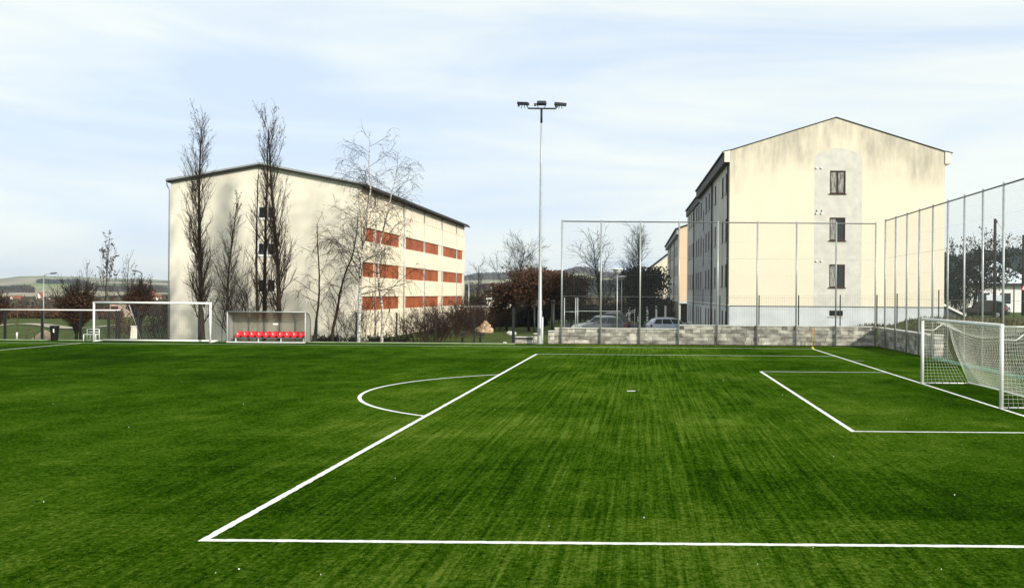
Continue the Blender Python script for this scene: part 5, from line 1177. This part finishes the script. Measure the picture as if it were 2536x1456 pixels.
# pale-roofed house on the bank
dH = 112.0; x0, x1, x2 = XD(2398, dH), XD(2560, dH), XD(2500, dH); zW = TZ(x0 + 3, dH) - .3; zEv = D(2470, 702, dH).z; zRd = D(2480, 645, dH + 5).z; b = Vector((x0, dH, zW + .3))
H4 = thing('bank_house', 'white house with a pale blue-grey roof behind the tree on the bank', 'house', b); M['paleroof'] = mat('pale_sheet_roof', (.60, .66, .74), .5, .1, 1.5, spec=.4)
mb = MB(); mb.hexa([(x0, dH, zW), (x1, dH, zW), (x1, dH + 10, zW), (x0, dH + 10, zW), (x0, dH, zEv), (x1, dH, zEv), (x1, dH + 10, zEv), (x0, dH + 10, zEv)]); mb.build('wall', M['white'], H4, b)
r0, r1 = Vector((x0 + 4.2, dH + 5, zRd)), Vector((x2, dH + 5, zRd)); c4 = [Vector((x0 - .5, dH - .5, zEv)), Vector((x1 + .5, dH - .5, zEv)), Vector((x1 + .5, dH + 10.5, zEv)), Vector((x0 - .5, dH + 10.5, zEv))]
mb = MB(); mb.poly([c4[0], c4[1], r1, r0]); mb.poly([c4[1], c4[2], r1]); mb.poly([c4[2], c4[3], r0, r1]); mb.poly([c4[3], c4[0], r0]); mb.build('roof', M['paleroof'], H4, b)
mb = MB(); mb.box((x0 - .5, dH - .6, zEv - .28), (x1 + .5, dH - .5, zEv + .02)); mb.build('gutter', M['dark'], H4, b)
for px in (2438, 2490): mb = MB(); xx = XD(px, dH); mb.box((xx - .6, dH - .04, zW + 1.3), (xx + .6, dH - .006, zW + 2.5)); mb.build('window', M['carglass'], H4, b)
mb = MB(); xx = XD(2462, dH); mb.box((xx - .9, dH - .05, zW), (xx + .9, dH - .006, zW + 2.3)); mb.build('door', M['paleroof'], H4, b)
# tree on the bank
def bank_tree():
    b = P0(2411, 96); h = height(2411, 612, 96); S = dict(BARE); S['n0'] = 30; S['t0'] = (.28, .15, .1); S['ang'] = (1.05, .7, .6); S['trop'] = (.02, .03, .03, .02); S['dens'] = (2, 2.6, 4.5)
    S['clen'] = (lambda t, Ln, g: Ln * g.uniform(.42, .72) * (1.25 - t) ** .6, BARE['clen'][1], BARE['clen'][2]); S['leaf'] = lambda q, S_: .55 if q.z - b.z > .3 * h else .2; S['leaf_lvl'] = 2; S['ls'] = .14
    tree('bank_tree', 'dark spreading tree on the bank in front of the pale-roofed house', 'tree', b, S, h, .26, (.03, 0), 77, None, M['darkbark'], M['darkbark'], M['evergreen'])
bank_tree()
for i, (px, d, h, lab) in enumerate(((2352, 92, 5.0, 'dark bush beside the corner of the yellow apartment block'), (2520, 118, 4.6, 'dark bush behind the ridge of the pale-roofed house'))):
    leafy(px, d, 0, .05, 60, 1400, lab, 140 + i, 'bush', 'dark_bush', 'evergreen', .16, 'dark evergreens') if False else shrub(px, d, h, 3.2, 22, lab, 140 + i, 'dark_bush', 'bush', None, M['darkbark'], M['evergreen'], .9, .13, .04)
def pole(px, d, top, label, r):
    b = P0(px, d); z = D(px, top, d).z; t_ = thing('utility_pole', label, 'utility pole', b, 'wooden utility poles'); mb = MB(); mb.tube([b - Vector((0, 0, .3)), Vector((b.x, b.y, z))], [r, r * .75], 10); mb.build('pole', M['wood'], t_, b)
    mb = MB(); mb.tube([(b.x - .1, b.y, z - .3), (b.x + .16, b.y, z - .3)], .03, 6); mb.tube([(b.x + .15, b.y, z - .35), (b.x + .15, b.y, z - .12)], .05, 8); mb.build('insulator', M['dark'], t_, b)
    return Vector((b.x + .15, b.y, z - .2)), t_
w1, tp1 = pole(2463, 82, 542, 'taller dark wooden utility pole beside the dark car', .15); w2, tp2 = pole(2534, 90, 582, 'second dark utility pole at the picture edge', .17)
w0 = D(2300, 675, 105); w3 = D(2700, 560, 96)
wr = thing('overhead_wire', 'thin overhead wires strung between the wooden poles', 'wire', w1)
for a, c, sg_ in ((w1, w2, 1.6), (w0, w2, .8), (w2, w3, .8)):
    mb = MB(); mb.tube([a.lerp(c, t / 16) - Vector((0, 0, sg_ * 4 * (t / 16) * (1 - t / 16) * .5)) for t in range(17)], .012, 4, False); mb.build('strand', M['dark'], wr, w1)
# warning triangle at the picture edge
d = 74; b = P0(2541, d); t_ = thing('warning_sign', 'red-bordered white warning triangle on a post at the picture edge', 'road sign', b); c = D(2541, 711, d)
mb = MB(); mb.tube([b, Vector((b.x, b.y, c.z + .35))], .03, 8); mb.build('post', M['galv'], t_, b)
tri = lambda s, y: [Vector((c.x - s * .866, y, c.z - s * .5)), Vector((c.x + s * .866, y, c.z - s * .5)), Vector((c.x, y, c.z + s))]
mb = MB(); A_, B_ = tri(.50, b.y - .05), tri(.50, b.y - .035); mb.poly(A_); mb.poly(list(reversed(B_))); [mb.poly([A_[i], B_[i], B_[(i + 1) % 3], A_[(i + 1) % 3]]) for i in range(3)]; pl = mb.build('sign_plate', mat('sign_red', (.55, .03, .03), .5), t_, b)
mb = MB(); mb.poly(tri(.36, b.y - .054)); mb.build('sign_face', M['white'], pl, b)
mb = MB(); mb.box((c.x - .03, b.y - .058, c.z - .12), (c.x + .03, b.y - .055, c.z + .16)); mb.box((c.x - .10, b.y - .058, c.z - .03), (c.x - .032, b.y - .0555, c.z + .03)); mb.build('symbol', M['black'], pl, b)
# handrail beside the carport steps
d = 100; b = P0(1562, d); t_ = thing('handrail', 'pale sloping handrail behind the brown estate', 'handrail', b)
for k, (y0, y1) in enumerate(((777, 766), (781, 771))):
    mb = MB(); mb.tube([D(1550, y0, d + k * .8), D(1574, y1, d + k * .8)], .035, 6); mb.build('rail', M['white'], t_, b)
for px, y0 in ((1552, 777), (1572, 767)):
    q = D(px, y0, d); mb = MB(); mb.tube([(q.x, q.y, TZ(q.x, q.y)), q], .03, 6); mb.build('post', M['white'], t_, b)
# dry weeds on the bank and along the wall
M['weed'] = mat('dry_weeds', (.14, .11, .05), .95, .5, 1.2, c2=(.05, .055, .02), island=.5)
rng = random.Random(12); mb = MB()
for i in range(9000):
    if i % 3: x = FXs + .5 + abs(rng.gauss(0, 5)); y = rng.uniform(24, 80); h = rng.uniform(.08, .32)
    else: x = rng.uniform(XD(1380, 65), FXs); y = rng.uniform(64.0, 65.1); h = rng.uniform(.03, .09)
    if gx0 - 1 < x < gx1 + 1 and y > dR - 1: continue
    z = TZ(x, y); a = rng.uniform(0, PI); c, s = math.cos(a) * .05, math.sin(a) * .05
    mb.poly([(x - c, y - s, z - .02), (x + c, y + s, z - .02), (x + rng.gauss(0, .08), y + rng.gauss(0, .08), z + h)])
tag(mb.build('weeds', M['weed']), 'dry weeds on the bank and along the foot of the block wall', 'weeds', kind='stuff')
# ------------------------------------------------------------------ air
hz_ = bpy.data.materials.new('air'); hz_.use_nodes = True; t = hz_.node_tree; t.nodes.clear()
o = t.nodes.new('ShaderNodeOutputMaterial'); pv = t.nodes.new('ShaderNodeVolumePrincipled'); pv.inputs['Color'].default_value = (.80, .88, 1, 1); pv.inputs['Density'].default_value = 9e-5; pv.inputs['Anisotropy'].default_value = .2
t.links.new(pv.outputs[0], o.inputs['Volume'])
mb = MB(); mb.box((-6500, -450, -16), (6500, 7200, 130)); tag(mb.build('haze', hz_), kind='stuff')
